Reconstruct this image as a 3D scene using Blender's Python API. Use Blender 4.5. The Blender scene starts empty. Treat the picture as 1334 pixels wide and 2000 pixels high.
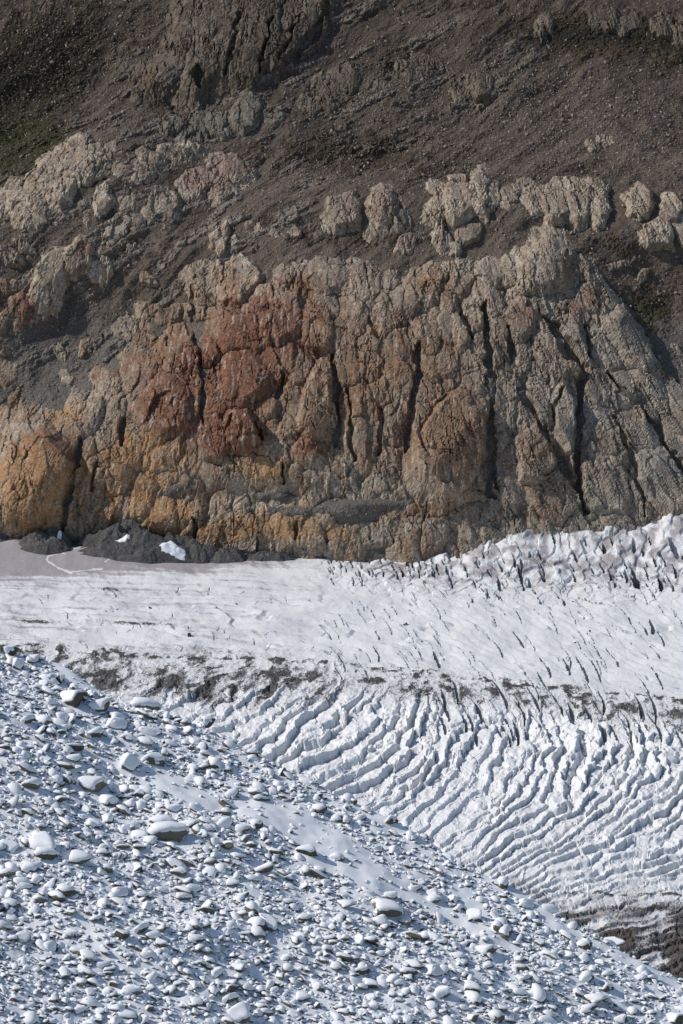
import bpy, math, random
import numpy as np
from mathutils import Vector, Matrix

# ------------------------------------------------------------------ camera, sky, sun, exposure
scene = bpy.context.scene
PITCH = math.radians(13.5)                       # the camera looks down from a shoulder above the glacier
FPX = 5556.0                                     # focal length in photo pixels (photo 1334 x 2000)
cam_d = bpy.data.cameras.new('camera')
cam_d.sensor_fit = 'VERTICAL'; cam_d.sensor_height = 36.0; cam_d.lens = 36.0 * FPX / 2000.0
cam_d.clip_start = 1.0; cam_d.clip_end = 8000.0
cam = bpy.data.objects.new('camera', cam_d)
scene.collection.objects.link(cam)
cam.rotation_euler = (math.pi / 2 - PITCH, 0, 0)
scene.camera = cam

SUN_EL, SUN_AZ = math.radians(40), math.radians(-92)      # azimuth measured from +Y towards +X: sun to the left
S = Vector((math.cos(SUN_EL) * math.sin(SUN_AZ), math.cos(SUN_EL) * math.cos(SUN_AZ), math.sin(SUN_EL)))
world = bpy.data.worlds.new('World'); scene.world = world; world.use_nodes = True
wn = world.node_tree
sky = wn.nodes.new('ShaderNodeTexSky'); sky.sky_type = 'NISHITA'; sky.sun_disc = False
sky.sun_elevation = SUN_EL; sky.sun_rotation = SUN_AZ
sky.altitude = 2000.0
bg = wn.nodes['Background']; bg.inputs['Strength'].default_value = 0.11
wn.links.new(sky.outputs[0], bg.inputs['Color'])
sun_d = bpy.data.lights.new('sun', 'SUN'); sun_d.energy = 3.7; sun_d.angle = math.radians(0.53)
sun_d.color = (1.0, 0.95, 0.88)
sun = bpy.data.objects.new('sun', sun_d); scene.collection.objects.link(sun)
sun.rotation_euler = (-S).to_track_quat('-Z', 'Y').to_euler()
scene.view_settings.view_transform = 'Standard'; scene.view_settings.look = 'None'
scene.view_settings.exposure = 0.0; scene.view_settings.gamma = 1.0
scene.view_settings.use_curve_mapping = False
scene.cycles.max_bounces = 6; scene.cycles.diffuse_bounces = 5

rng = np.random.default_rng(7)
random.seed(7)
CP, SP = math.cos(PITCH), math.sin(PITCH)

# ------------------------------------------------------------------ helpers: projection, noise, mesh
def proj(P):
    """world points (n,3) -> photo pixel coordinates"""
    x, y, z = P[..., 0], P[..., 1], P[..., 2]
    d = y * CP - z * SP
    u = y * SP + z * CP
    return 667 + FPX * x / d, 1000 - FPX * u / d

def ray(px, py):
    a, b = (px - 667) / FPX, -(py - 1000) / FPX
    v = np.array([a, CP + b * SP, -SP + b * CP])
    return v / np.linalg.norm(v)

_TAB = {}
def _tab(seed):
    if seed not in _TAB:
        r = np.random.default_rng(seed + 1000).random(65536)
        _TAB[seed] = (r, np.cos(r * 6.2831853).astype(np.float32), np.sin(r * 6.2831853).astype(np.float32))
    return _TAB[seed]

def _ix(ix, iy):
    return ((np.asarray(iy) & 255) << 8) | (np.asarray(ix) & 255)

def rnd(ix, iy, seed):
    return _tab(seed)[0][_ix(ix, iy)]

def perlin(x, y, seed=0):
    x = np.asarray(x, float); y = np.asarray(y, float)
    x0 = np.floor(x); y0 = np.floor(y)
    fx = (x - x0).astype(np.float32); fy = (y - y0).astype(np.float32)
    x0 = x0.astype(np.int32) & 255; y0 = (y0.astype(np.int32) & 255) << 8
    x1 = (x0 + 1) & 255; y1 = (y0 + 256) & 65535
    u = fx * fx * fx * (fx * (fx * 6 - 15) + 10); v = fy * fy * fy * (fy * (fy * 6 - 15) + 10)
    _, gc, gs = _tab(seed)
    def g(k, dx, dy): return gc[k] * dx + gs[k] * dy
    a = g(y0 | x0, fx, fy); a += (g(y0 | x1, fx - 1, fy) - a) * u
    b = g(y1 | x0, fx, fy - 1); b += (g(y1 | x1, fx - 1, fy - 1) - b) * u
    return 1.5 * (a + (b - a) * v)

def fbm(x, y, octv=4, seed=0, gain=0.5, lac=2.03):
    s = 0; a = 1.0; t = 0
    for o in range(octv):
        s = s + a * perlin(x + 17.3 * o, y - 9.1 * o, seed + o * 31); t += a
        a *= gain; x = x * lac; y = y * lac
    return s / t * 1.4

def ridged(x, y, octv=4, seed=0, gain=0.5):
    s = 0; a = 1.0; t = 0
    for o in range(octv):
        s = s + a * (1 - np.abs(perlin(x + 7.7 * o, y + 3.1 * o, seed + o * 17)) * 1.6); t += a
        a *= gain; x = x * 2.07; y = y * 2.07
    return s / t

def voronoi(x, y, seed=0, jit=0.9):
    x0 = np.floor(x).astype(np.int64); y0 = np.floor(y).astype(np.int64)
    f1 = np.full(x.shape, 9.0); f2 = np.full(x.shape, 9.0)
    ci = np.zeros(x.shape, np.int64); cj = np.zeros(x.shape, np.int64)
    dx1 = np.zeros(x.shape); dy1 = np.zeros(x.shape)
    for i in (-1, 0, 1):
        for j in (-1, 0, 1):
            cx = x0 + i; cy = y0 + j
            dx = x - (cx + .5 + jit * (rnd(cx, cy, seed) - .5)); dy = y - (cy + .5 + jit * (rnd(cx, cy, seed + 5) - .5))
            d = np.sqrt(dx * dx + dy * dy)
            m = d < f1
            f2 = np.where(m, f1, np.minimum(f2, d))
            f1 = np.where(m, d, f1); ci = np.where(m, cx, ci); cj = np.where(m, cy, cj)
            dx1 = np.where(m, dx, dx1); dy1 = np.where(m, dy, dy1)
    return f1, f2, ci, cj, dx1, dy1

def blocky(x, y, seed, tilt=0.8, step=0.5, crack=0.5, cw=0.12):
    """broken-rock relief: tilted facets with cracks between them"""
    f1, f2, ci, cj, dx, dy = voronoi(x, y, seed)
    h = step * (rnd(ci, cj, seed + 9) - .5) + tilt * ((rnd(ci, cj, seed + 11) - .5) * dx + (rnd(ci, cj, seed + 12) - .5) * dy)
    return h - crack * np.clip(1 - (f2 - f1) / cw, 0, 1)

def sstep(a, b, x):
    t = np.clip((x - a) / (b - a), 0, 1)
    return t * t * (3 - 2 * t)

def blob(px, py, cx, cy, rx, ry, rot=0.0):
    c, s = math.cos(math.radians(rot)), math.sin(math.radians(rot))
    dx, dy = px - cx, py - cy
    u, v = dx * c - dy * s, dx * s + dy * c
    return np.exp(-((u / rx) ** 2 + (v / ry) ** 2))

def polydist(px, py, pts):
    """distance to a polyline, and the parameter 0..1 along it"""
    best = np.full(px.shape, 1e9); par = np.zeros(px.shape)
    n = len(pts) - 1
    for i in range(n):
        ax, ay = pts[i]; bx, by = pts[i + 1]
        ex, ey = bx - ax, by - ay
        t = np.clip(((px - ax) * ex + (py - ay) * ey) / (ex * ex + ey * ey + 1e-9), 0, 1)
        d = np.hypot(px - ax - t * ex, py - ay - t * ey)
        m = d < best
        best = np.where(m, d, best); par = np.where(m, (i + t) / n, par)
    return best, par

def inside(px, py, poly):
    r = np.zeros(px.shape, bool)
    n = len(poly); j = n - 1
    for i in range(n):
        xi, yi = poly[i]; xj, yj = poly[j]
        c = ((yi > py) != (yj > py)) & (px < (xj - xi) * (py - yi) / (yj - yi + 1e-12) + xi)
        r ^= c; j = i
    return r

def sdf(px, py, poly):
    d, _ = polydist(px, py, list(poly) + [poly[0]])
    return np.where(inside(px, py, poly), d, -d)

def lut(fn, x0, x1, y0, y1, step):
    """evaluate fn on a coarse pixel lattice; returns a bilinear sampler"""
    xs = np.arange(x0, x1 + step, step); ys = np.arange(y0, y1 + step, step)
    X, Y = np.meshgrid(xs, ys)
    F = fn(X, Y)
    def samp(px, py):
        i = np.clip((px - x0) / step, 0, len(xs) - 1.001); j = np.clip((py - y0) / step, 0, len(ys) - 1.001)
        a = i.astype(int); b = j.astype(int); u = i - a; v = j - b
        return (F[b, a] * (1 - u) + F[b, a + 1] * u) * (1 - v) + (F[b + 1, a] * (1 - u) + F[b + 1, a + 1] * u) * v
    return samp

COL = scene.collection
def link(o, parent=None):
    COL.objects.link(o)
    if parent is not None: o.parent = parent
    return o

def mesh_np(name, V, F, mats, tint=None, smooth=False, extra=None, matidx=None):
    """fast mesh from arrays: V (n,3), F (m,4) or (m,3)"""
    me = bpy.data.meshes.new(name)
    k = F.shape[1]
    me.vertices.add(len(V)); me.vertices.foreach_set('co', V.astype(np.float32).ravel())
    me.loops.add(F.size); me.loops.foreach_set('vertex_index', F.astype(np.int32).ravel())
    me.polygons.add(len(F))
    me.polygons.foreach_set('loop_start', np.arange(0, F.size, k, dtype=np.int32))
    me.polygons.foreach_set('loop_total', np.full(len(F), k, np.int32))
    me.polygons.foreach_set('use_smooth', np.full(len(F), smooth, bool))
    if matidx is not None: me.polygons.foreach_set('material_index', matidx.astype(np.int32))
    for m in (mats if isinstance(mats, (list, tuple)) else [mats]): me.materials.append(m)
    if tint is not None:
        a = me.attributes.new('tint', 'FLOAT_COLOR', 'POINT')
        c = np.ones((len(V), 4), np.float32); c[:, :3] = tint
        a.data.foreach_set('color', c.ravel())
    for k2, arr in (extra or {}).items():
        a = me.attributes.new(k2, 'FLOAT', 'POINT'); a.data.foreach_set('value', arr.astype(np.float32).ravel())
    me.update(calc_edges=True)
    return me

def submesh(name, V, F, sel, mats, tint=None, smooth=False, extra=None):
    f = F[sel]
    u, inv = np.unique(f, return_inverse=True)
    return mesh_np(name, V[u], inv.reshape(f.shape), mats, None if tint is None else tint[u], smooth,
                   {k: a[u] for k, a in (extra or {}).items()})

def grid_faces(nr, nc):
    i = np.arange(nr * nc).reshape(nr, nc)
    return np.stack([i[:-1, :-1], i[:-1, 1:], i[1:, 1:], i[1:, :-1]], -1).reshape(-1, 4)

def thing(name, label, cat, loc=(0, 0, 0), group=None):
    o = bpy.data.objects.new(name, None); link(o); o.location = loc; o.empty_display_size = .2
    tag(o, label, cat, group)
    return o

def tag(o, label=None, cat=None, group=None, kind=None):
    if label: o['label'] = label
    if cat: o['category'] = cat
    if group: o['group'] = group
    if kind: o['kind'] = kind
    return o

# ------------------------------------------------------------------ materials
def new_mat(name):
    m = bpy.data.materials.new(name); m.use_nodes = True
    nt = m.node_tree; b = nt.nodes['Principled BSDF']
    return m, nt, b

def nd(nt, t, **kw):
    n = nt.nodes.new(t)
    for k, v in kw.items(): setattr(n, k, v)
    return n

def mathn(nt, op, a, b=None, clamp=False):
    n = nt.nodes.new('ShaderNodeMath'); n.operation = op; n.use_clamp = clamp
    for i, v in enumerate((a, b)):
        if v is None: continue
        if isinstance(v, (int, float)): n.inputs[i].default_value = v
        else: nt.links.new(v, n.inputs[i])
    return n.outputs[0]

def mixc(nt, f, a, b, mode='MIX'):
    n = nt.nodes.new('ShaderNodeMix'); n.data_type = 'RGBA'; n.blend_type = mode
    for s, v in ((n.inputs[0], f), (n.inputs[6], a), (n.inputs[7], b)):
        if isinstance(v, (int, float)): s.default_value = v
        elif isinstance(v, tuple): s.default_value = (*v, 1)
        else: nt.links.new(v, s)
    return n.outputs[2]

def noise(nt, scale, detail=4, rough=.55, vec=None):
    n = nt.nodes.new('ShaderNodeTexNoise'); n.inputs['Scale'].default_value = scale
    n.inputs['Detail'].default_value = detail; n.inputs['Roughness'].default_value = rough
    if vec is not None: nt.links.new(vec, n.inputs['Vector'])
    return n.outputs['Fac']

def ramp(nt, f, a, b):
    n = nt.nodes.new('ShaderNodeMapRange'); n.interpolation_type = 'SMOOTHSTEP'
    nt.links.new(f, n.inputs[0]); n.inputs[1].default_value = a; n.inputs[2].default_value = b
    return n.outputs[0]

def bump(nt, h, strength, dist, bsdf):
    n = nt.nodes.new('ShaderNodeBump'); n.inputs['Strength'].default_value = strength; n.inputs['Distance'].default_value = dist
    nt.links.new(h, n.inputs['Height']); nt.links.new(n.outputs[0], bsdf.inputs['Normal'])

def tinted(name, scale, lo, hi, bumpd, rough=.9, stretch=None):
    """rock or rubble whose colour comes from the tint attribute, broken up by grain"""
    m, nt, b = new_mat(name)
    at = nd(nt, 'ShaderNodeAttribute', attribute_name='tint')
    tc = nd(nt, 'ShaderNodeTexCoord')
    n1 = noise(nt, scale, 6, .65, tc.outputs['Object'])
    n2 = noise(nt, scale * .22, 3, .5, tc.outputs['Object'])
    f = mathn(nt, 'ADD', mathn(nt, 'MULTIPLY', ramp(nt, n1, .25, .75), hi - lo), lo)
    f = mathn(nt, 'MULTIPLY', f, mathn(nt, 'ADD', mathn(nt, 'MULTIPLY', n2, .5), .75))
    cx = nd(nt, 'ShaderNodeCombineXYZ')
    for i in range(3): nt.links.new(f, cx.inputs[i])
    nt.links.new(mixc(nt, 1.0, at.outputs['Color'], cx.outputs[0], 'MULTIPLY'), b.inputs['Base Color'])
    b.inputs['Roughness'].default_value = rough; b.inputs['Specular IOR Level'].default_value = .15
    bump(nt, n1, .8, bumpd, b)
    return m

M_rock = tinted('cliff_rock', .6, .52, 1.45, .32)
M_scree = tinted('scree_rubble', .8, .55, 1.5, .7)

def ice_material():
    m, nt, b = new_mat('glacier_snow_ice')
    tc = nd(nt, 'ShaderNodeTexCoord')
    dirt = nd(nt, 'ShaderNodeAttribute', attribute_name='dirt')       # rubble cover
    grime = nd(nt, 'ShaderNodeAttribute', attribute_name='grime')     # fine grey silt on the ice
    wall = nd(nt, 'ShaderNodeAttribute', attribute_name='wall')       # bare blue ice in crevasse walls, and sunlit slot rims darkened by colour
    brown = nd(nt, 'ShaderNodeAttribute', attribute_name='brown')
    n1 = noise(nt, .45, 6, .7, tc.outputs['Object']); n2 = noise(nt, .08, 4, .6, tc.outputs['Object'])
    snow = mixc(nt, n2, (.70, .70, .695), (.80, .795, .785))
    spk = noise(nt, 2.2, 3, .7, tc.outputs['Object'])
    snow = mixc(nt, mathn(nt, 'MULTIPLY', ramp(nt, mathn(nt, 'ADD', mathn(nt, 'MULTIPLY', n2, .5), mathn(nt, 'MULTIPLY', spk, .6)), .58, .72), .5), snow, (.36, .36, .37))
    ice = mixc(nt, n1, (.56, .59, .60), (.68, .695, .70))
    c = mixc(nt, ramp(nt, mathn(nt, 'ADD', wall.outputs['Fac'], mathn(nt, 'MULTIPLY', n1, .3)), .25, .95), snow, ice)
    silt = mixc(nt, n2, (.30, .285, .29), (.40, .37, .375))
    c = mixc(nt, ramp(nt, mathn(nt, 'ADD', grime.outputs['Fac'], mathn(nt, 'MULTIPLY', mathn(nt, 'SUBTRACT', n1, .5), .9)), .2, .9), c, silt)
    rub = mixc(nt, brown.outputs['Fac'], mixc(nt, n1, (.055, .053, .052), (.125, .117, .11)), mixc(nt, n1, (.07, .05, .035), (.17, .125, .09)))
    nf = noise(nt, 1.1, 5, .75, tc.outputs['Object'])
    c = mixc(nt, ramp(nt, mathn(nt, 'ADD', dirt.outputs['Fac'], mathn(nt, 'MULTIPLY', mathn(nt, 'SUBTRACT', nf, .5), 1.6)), .42, .62), c, rub)
    nt.links.new(c, b.inputs['Base Color'])
    b.inputs['Roughness'].default_value = .75; b.inputs['Specular IOR Level'].default_value = .2
    bump(nt, n1, .3, .35, b)
    return m
M_ice = ice_material()

def snow_material():
    m, nt, b = new_mat('fresh_snow')
    tc = nd(nt, 'ShaderNodeTexCoord')
    n1 = noise(nt, 9, 4, .55, tc.outputs['Object']); n2 = noise(nt, 1.6, 3, .5, tc.outputs['Object'])
    nt.links.new(mixc(nt, n2, (.78, .80, .83), (.87, .88, .89)), b.inputs['Base Color'])
    b.inputs['Roughness'].default_value = .65; b.inputs['Specular IOR Level'].default_value = .25
    bump(nt, n1, .25, .04, b)
    return m
M_snow = snow_material()

def stone_material(name, ca, cb, lichen, scale=3.0):
    m, nt, b = new_mat(name)
    tc = nd(nt, 'ShaderNodeTexCoord'); oi = nd(nt, 'ShaderNodeObjectInfo')
    n1 = noise(nt, scale, 7, .65, tc.outputs['Object']); n2 = noise(nt, scale * .35, 4, .6, tc.outputs['Object'])
    c = mixc(nt, n1, ca, cb)
    c = mixc(nt, mathn(nt, 'MULTIPLY', ramp(nt, n2, .5, .68), .7), c, lichen)
    v = mathn(nt, 'ADD', mathn(nt, 'MULTIPLY', oi.outputs['Random'], .7), .65)
    cx = nd(nt, 'ShaderNodeCombineXYZ')
    for i in range(3): nt.links.new(v, cx.inputs[i])
    nt.links.new(mixc(nt, 1.0, c, cx.outputs[0], 'MULTIPLY'), b.inputs['Base Color'])
    b.inputs['Roughness'].default_value = .85; b.inputs['Specular IOR Level'].default_value = .2
    bump(nt, n1, .7, .12 * 3 / scale, b)
    return m
M_stone = stone_material('moraine_stone', (.075, .07, .06), (.19, .175, .15), (.15, .14, .07))
M_talus = stone_material('talus_stone', (.14, .115, .095), (.36, .31, .26), (.22, .155, .11), .6)
M_dark = stone_material('dark_rubble', (.05, .047, .045), (.12, .108, .095), (.10, .075, .055), .8)

def plain(name, c, rough=.8):
    m, nt, b = new_mat(name)
    tc = nd(nt, 'ShaderNodeTexCoord')
    n = noise(nt, 6, 3, .5, tc.outputs['Object'])
    nt.links.new(mixc(nt, n, tuple(x * .8 for x in c), tuple(min(1, x * 1.2) for x in c)), b.inputs['Base Color'])
    b.inputs['Roughness'].default_value = rough
    return m

# ------------------------------------------------------------------ MOUNTAINSIDE
# profile of the valley wall (distance, height): foot below the ice, steep cliff, bench, upper slope
prof = [(1930, -545), (1962, -500), (2124, -305), (2160, -280), (2285, -212), (2400, -122), (2560, 15)]
pd = np.array(prof, float)
seg = np.r_[0, np.cumsum(np.hypot(*np.diff(pd, axis=0).T))]
STEP_S, STEP_U = .95, .9
ss = np.arange(0, seg[-1], STEP_S)
yy = np.interp(ss, seg, pd[:, 0]); zz = np.interp(ss, seg, pd[:, 1])
ker = np.hanning(61); ker /= ker.sum()
def smooth1(a):
    p = np.r_[a[0] - (a[1:31] - a[0])[::-1], a, a[-1] + (a[-1] - a[-31:-1])[::-1]]
    return np.convolve(p, ker, 'valid')
yy, zz = smooth1(yy), smooth1(zz)
uu = np.arange(-318, 318, STEP_U)
NR, NC = len(ss), len(uu)
U, SS = np.meshgrid(uu, ss)
B = np.stack([U, np.repeat(yy[:, None], NC, 1), np.repeat(zz[:, None], NC, 1)], -1)
ty, tz = np.gradient(yy), np.gradient(zz)
tl = np.hypot(ty, tz); ny, nz = -tz / tl, ty / tl
dvy, dvz = ny - 1.0, nz + .2
dl = np.hypot(dvy, dvz); dvy, dvz = dvy / dl, dvz / dl
DIR = np.stack([np.zeros(NR), dvy, dvz], -1)[:, None, :]
px0, py0 = proj(B)

CLIFF = [(-260, 1240), (-260, 1010), (-60, 950), (0, 905), (45, 850), (95, 800), (150, 765), (215, 735), (250, 690), (320, 672), (395, 655), (425, 600),
         (500, 565), (535, 520), (600, 498), (690, 490), (745, 512), (800, 520), (860, 505), (950, 505), (1010, 492), (1065, 478), (1120, 487),
         (1165, 520), (1205, 570), (1255, 640), (1310, 712), (1380, 790), (1480, 900), (1650, 1000), (1650, 1240)]
UPPER = [(262, 200), (285, 120), (335, 60), (345, -20), (400, -220), (760, -220), (690, -20), (655, 40), (615, 105), (560, 135), (500, 160), (400, 172), (320, 190)]
f_cl = lut(lambda X, Y: sdf(X, Y, CLIFF), -400, 1740, -300, 1300, 6)
f_up = lut(lambda X, Y: sdf(X, Y, UPPER), 100, 900, -400, 400, 6)

def macro(px, py):
    m = 13 * sstep(-30, 70, f_cl(px, py)) + 10 * sstep(-20, 50, f_up(px, py))
    m += 30 * blob(px, py, 800, 820, 430, 290) + 12 * blob(px, py, 60, 950, 110, 150, -15)
    m += 10 * blob(px, py, 450, 840, 200, 130) - 16 * blob(px, py, 120, 690, 260, 110, 35)
    m -= 10 * blob(px, py, 1330, 600, 120, 120) + 12 * blob(px, py, 100, 190, 260, 110, 40)
    m += 8 * blob(px, py, 170, 360, 200, 60, 32) + 9 * blob(px, py, 780, 420, 500, 50, -5)
    m -= 8 * blob(px, py, 620, 320, 260, 60, 10) - 8 * blob(px, py, 1150, 180, 260, 70, -20)
    m -= 7 * blob(px, py, 480, 985, 260, 26, -2) + 14 * blob(px, py, 270, 1090, 260, 45) + 20 * blob(px, py, 60, 1090, 150, 60)
    return m
mac = macro(px0, py0)
P1 = B + DIR * mac[..., None]
PX, PY = proj(P1)

# ---- rock masses: every entry is one polished hump (photo x, y, half width, half height, lean in degrees, bulge in m, lift)
domes = []      # (cx, cy, a, b, lean, amp, off, owner)
def dm(owner, *rows):
    for r in rows:
        cx, cy, a, b = r[:4]; lean = r[4] if len(r) > 4 else 0
        amp = r[5] if len(r) > 5 else .34 * min(a, b) * .37 + 2.0
        off = r[6] if len(r) > 6 else -.15 * amp
        if owner: a, b, cy = a * 1.14, b * 1.12, cy + 3
        domes.append((cx, cy, a, b, lean, amp, off, owner))

outcrops = []   # (label)
def outcrop(label, *rows):
    outcrops.append(label); dm(len(outcrops), *rows)

# owner 0 is the great cliff above the ice
dm(0, (70, 930, 82, 125, 14, 14, 2), (130, 855, 45, 55, 20), (185, 955, 32, 95, 14, 7), (225, 985, 20, 55, 14, 6), (245, 1000, 17, 50, 5, 5), (285, 975, 42, 62, 10, 7),
   (320, 1010, 60, 50, 30, 8), (232, 800, 26, 50, 15, 6), (205, 745, 40, 30, 25), (270, 760, 30, 40, 15), (255, 870, 40, 55, 10, 6), (330, 885, 45, 55, 5, 6),
   (325, 795, 62, 72, 6, 9, 1), (375, 705, 32, 30, 0, 7, 1), (410, 690, 22, 26, 0, 6, 1), (372, 785, 26, 70, 6, 6), (420, 855, 36, 52, 4, 8, 1), (472, 842, 36, 40, -10, 12, 3),
   (415, 930, 60, 40, 10, 5), (360, 890, 25, 50, 10, 5), (480, 735, 62, 62, 5, 9, 1), (470, 650, 66, 46, 20, 9, 1), (545, 640, 60, 44, -20, 9, 2), (540, 700, 50, 44, 0, 8, 1),
   (580, 715, 36, 45, 0, 7), (622, 648, 34, 46, 0, 8, 1), (560, 600, 50, 40, 0, 7), (575, 770, 26, 42, 0, 6), (618, 790, 40, 78, 4, 10, 1), (565, 845, 26, 42, 0, 6), (545, 900, 24, 45, 0, 6),
   (600, 880, 34, 32, 0, 8, 1), (515, 920, 34, 42, 5, 6), (520, 870, 26, 30, 0, 5), (574, 930, 22, 36, 0, 6), (610, 950, 32, 50, 0, 6), (660, 935, 26, 45, 0, 6),
   (470, 1042, 85, 46, 10, 8), (555, 1040, 40, 50, 0, 6), (605, 1040, 42, 44, 0, 6), (660, 1050, 36, 40, 0, 5), (365, 1055, 18, 40, 15, 6), (560, 985, 50, 12, 5, 3), (470, 968, 30, 14, 10, 3),
   (683, 700, 30, 80, 0, 7), (700, 800, 42, 110, 0, 8), (740, 830, 22, 80, -4, 6), (770, 810, 28, 80, -2, 7), (785, 690, 42, 75, 8, 8), (720, 690, 40, 70, 10, 7),
   (835, 800, 34, 90, 4, 8, 1), (885, 865, 78, 122, 2, 15, 3), (925, 755, 34, 60, -6, 7), (860, 700, 45, 50, -15, 7), (900, 650, 26, 45, -15, 7, 1), (925, 610, 26, 48, -12, 6),
   (845, 555, 50, 45, 10, 7), (820, 560, 34, 50, 20, 6), (890, 540, 45, 40, -20, 6), (775, 590, 60, 35, 0, 6), (720, 545, 45, 45, 0, 6), (640, 540, 60, 40, 0, 6), (700, 600, 50, 40, 0, 6),
   (1065, 530, 72, 58, -15, 11, 2), (1000, 530, 40, 40, 0, 7), (960, 530, 34, 40, 0, 6), (1020, 620, 40, 52, 0, 8, 1), (980, 640, 26, 60, -4, 6), (1120, 620, 40, 44, -25, 7), (1110, 680, 38, 72, -32, 9, 1),
   (1075, 690, 34, 80, -35, 9), (1150, 580, 30, 36, -10, 7), (1190, 600, 36, 60, -30, 7), (1230, 660, 40, 90, -34, 9, 1), (1180, 690, 44, 60, -25, 7), (1285, 760, 40, 90, -35, 7),
   (990, 740, 26, 60, -20, 6), (1020, 820, 32, 66, -22, 6), (1000, 800, 20, 60, 0, 6), (1055, 790, 30, 70, -18, 8), (1108, 820, 28, 86, -8, 10, 1), (1045, 890, 46, 72, -5, 10, 1), (1085, 970, 56, 52, -10, 8),
   (995, 975, 30, 42, 0, 7), (1165, 745, 34, 60, -25, 8), (1195, 860, 60, 60, -20, 8), (1180, 940, 62, 80, -15, 9), (1260, 850, 44, 90, -28, 8), (1290, 940, 60, 110, -30, 9), (1240, 980, 40, 70, -20, 6),
   (1335, 880, 44, 110, -28, 8), (1350, 1000, 50, 80, -20, 8), (1130, 900, 24, 70, -25, 6), (775, 955, 26, 36, 0, 6), (725, 960, 24, 40, 0, 5), (810, 1010, 46, 36, 0, 5), (900, 1010, 60, 34, 0, 6), (740, 1040, 46, 30, 0, 5),
   (680, 985, 30, 24, 0, 4), (960, 870, 16, 90, 0, 4, -3), (975, 920, 20, 60, 0, 4, -2), (500, 590, 40, 30, 10, 5), (310, 690, 40, 26, 10, 4))
# fill the rest of the cliff with humps that lean with the local jointing
r2 = random.Random(3)
def lean_at(x): return float(np.interp(x, [-200, 150, 450, 750, 1000, 1334], [22, 14, 5, 0, -12, -32]))
tries = 0; fill = 0
while tries < 2600 and fill < 150:
    tries += 1
    x = r2.uniform(-200, 1560); y = r2.uniform(490, 1075)
    if f_cl(np.array([x]), np.array([y]))[0] < 8: continue
    a = r2.uniform(13, 32); b = a * r2.uniform(1.1, 2.6)
    if any(((x - d[0]) / (d[2] * .62 + a * .45)) ** 2 + ((y - d[1]) / (d[3] * .62 + b * .45)) ** 2 < 1 for d in domes): continue
    fill += 1
    dm(0, (x, y, a * 1.35, b * 1.35, lean_at(x) + r2.uniform(-18, 18), 2 + a * .13, r2.uniform(-1.5, 1.0)))

outcrop('dark grooved rock wall at the top of the mountainside, left of centre',
        (300, 150, 40, 60, 25, 7), (345, 110, 45, 80, 25, 8), (400, 110, 40, 75, 20, 8, 1), (450, 80, 45, 100, 15, 8, 1), (505, 70, 42, 100, 12, 9, 1), (560, 60, 42, 90, 18, 9), (610, 40, 40, 80, 25, 8), (420, 20, 50, 70, 10, 8), (500, -40, 80, 80, 0, 8), (620, -60, 60, 80, 10, 8), (375, 20, 40, 60, 20, 6))
outcrop('cluster of blue-grey rock knobs below the dark grooved rock wall',
        (428, 242, 42, 26, 15, 7), (482, 218, 34, 40, 10, 9, 1), (533, 222, 30, 26, -5, 7), (395, 235, 30, 24, 10, 5), (340, 238, 26, 22, 5, 5), (375, 258, 26, 20, 10, 4))
outcrop('long pale grey rock slab on the left with rounded crest and vertical cracks',
        (30, 385, 40, 45, 30, 7), (75, 365, 36, 60, 32, 8), (120, 335, 40, 58, 30, 9, 1), (160, 315, 42, 56, 30, 10, 1), (205, 315, 26, 44, 15, 8), (235, 318, 22, 44, 5, 7), (60, 410, 44, 40, 32, 6), (-20, 400, 50, 60, 30, 7), (-90, 430, 70, 60, 25, 7))
outcrop('upright pointed grey rock pillar right of the long pale slab', (203, 388, 22, 40, 22, 8, 1), (185, 415, 24, 36, 25, 5))
outcrop('slanting pale rock rib above the pink slabs', (265, 335, 34, 32, 40, 7), (300, 312, 44, 28, 32, 7), (345, 298, 44, 20, 25, 6), (250, 385, 26, 44, 20, 6), (375, 285, 30, 14, 20, 4))
outcrop('flat pinkish rock slab with dark cracks, the lower of two', (385, 352, 44, 34, -20, 5), (430, 365, 30, 24, -10, 4))
outcrop('pinkish rock slab right of the slanting pale rib, the upper of two', (452, 322, 50, 26, 12, 5), (425, 318, 26, 24, 0, 4))
outcrop('grey fractured outcrop below the slanting pale rib', (320, 392, 34, 28, 10, 6), (295, 405, 24, 30, 0, 5))
outcrop('tapering buff outcrop at the lower end of the slanting rib', (230, 445, 26, 44, 25, 7), (262, 435, 24, 30, 10, 5), (205, 470, 20, 24, 25, 5), (250, 470, 26, 24, 15, 4))
outcrop('small bright rock pinnacle in the scree above the red cliff', (432, 472, 20, 34, 15, 8, 1), (455, 478, 26, 26, 0, 6), (410, 490, 14, 22, 15, 4))
outcrop('little tan rock tooth just right of the bright pinnacle', (494, 443, 24, 18, 10, 5))
outcrop('low rough tan outcrop beyond the little rock tooth', (540, 458, 24, 24, 5, 5), (566, 452, 26, 18, 0, 5))
outcrop('rugged whitish outcrop on the left scree slope with rusty top', (98, 545, 36, 62, 14, 9, 1), (110, 510, 30, 30, 10, 6), (155, 500, 32, 46, 8, 9, 1), (190, 520, 32, 44, -8, 7), (80, 600, 24, 44, 16, 6))
outcrop('brown-red slab leaning against the whitish outcrop on the left', (38, 605, 30, 48, 18, 6), (10, 625, 26, 30, 20, 4))
outcrop('wide fluted grey knob on the skyline of the great cliff', (410, 545, 44, 44, 10, 9, 1), (465, 542, 50, 46, -18, 9, 1), (505, 575, 34, 28, 0, 5))
outcrop('tan rounded knob, left of a pair on the middle bench', (672, 412, 36, 40, 5, 9, 1), (660, 435, 26, 26, 0, 5))
outcrop('taller tan rounded knob, right of a pair on the middle bench', (748, 405, 34, 48, 15, 10, 1), (765, 430, 36, 40, 5, 7), (735, 440, 26, 34, 5, 6))
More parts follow.
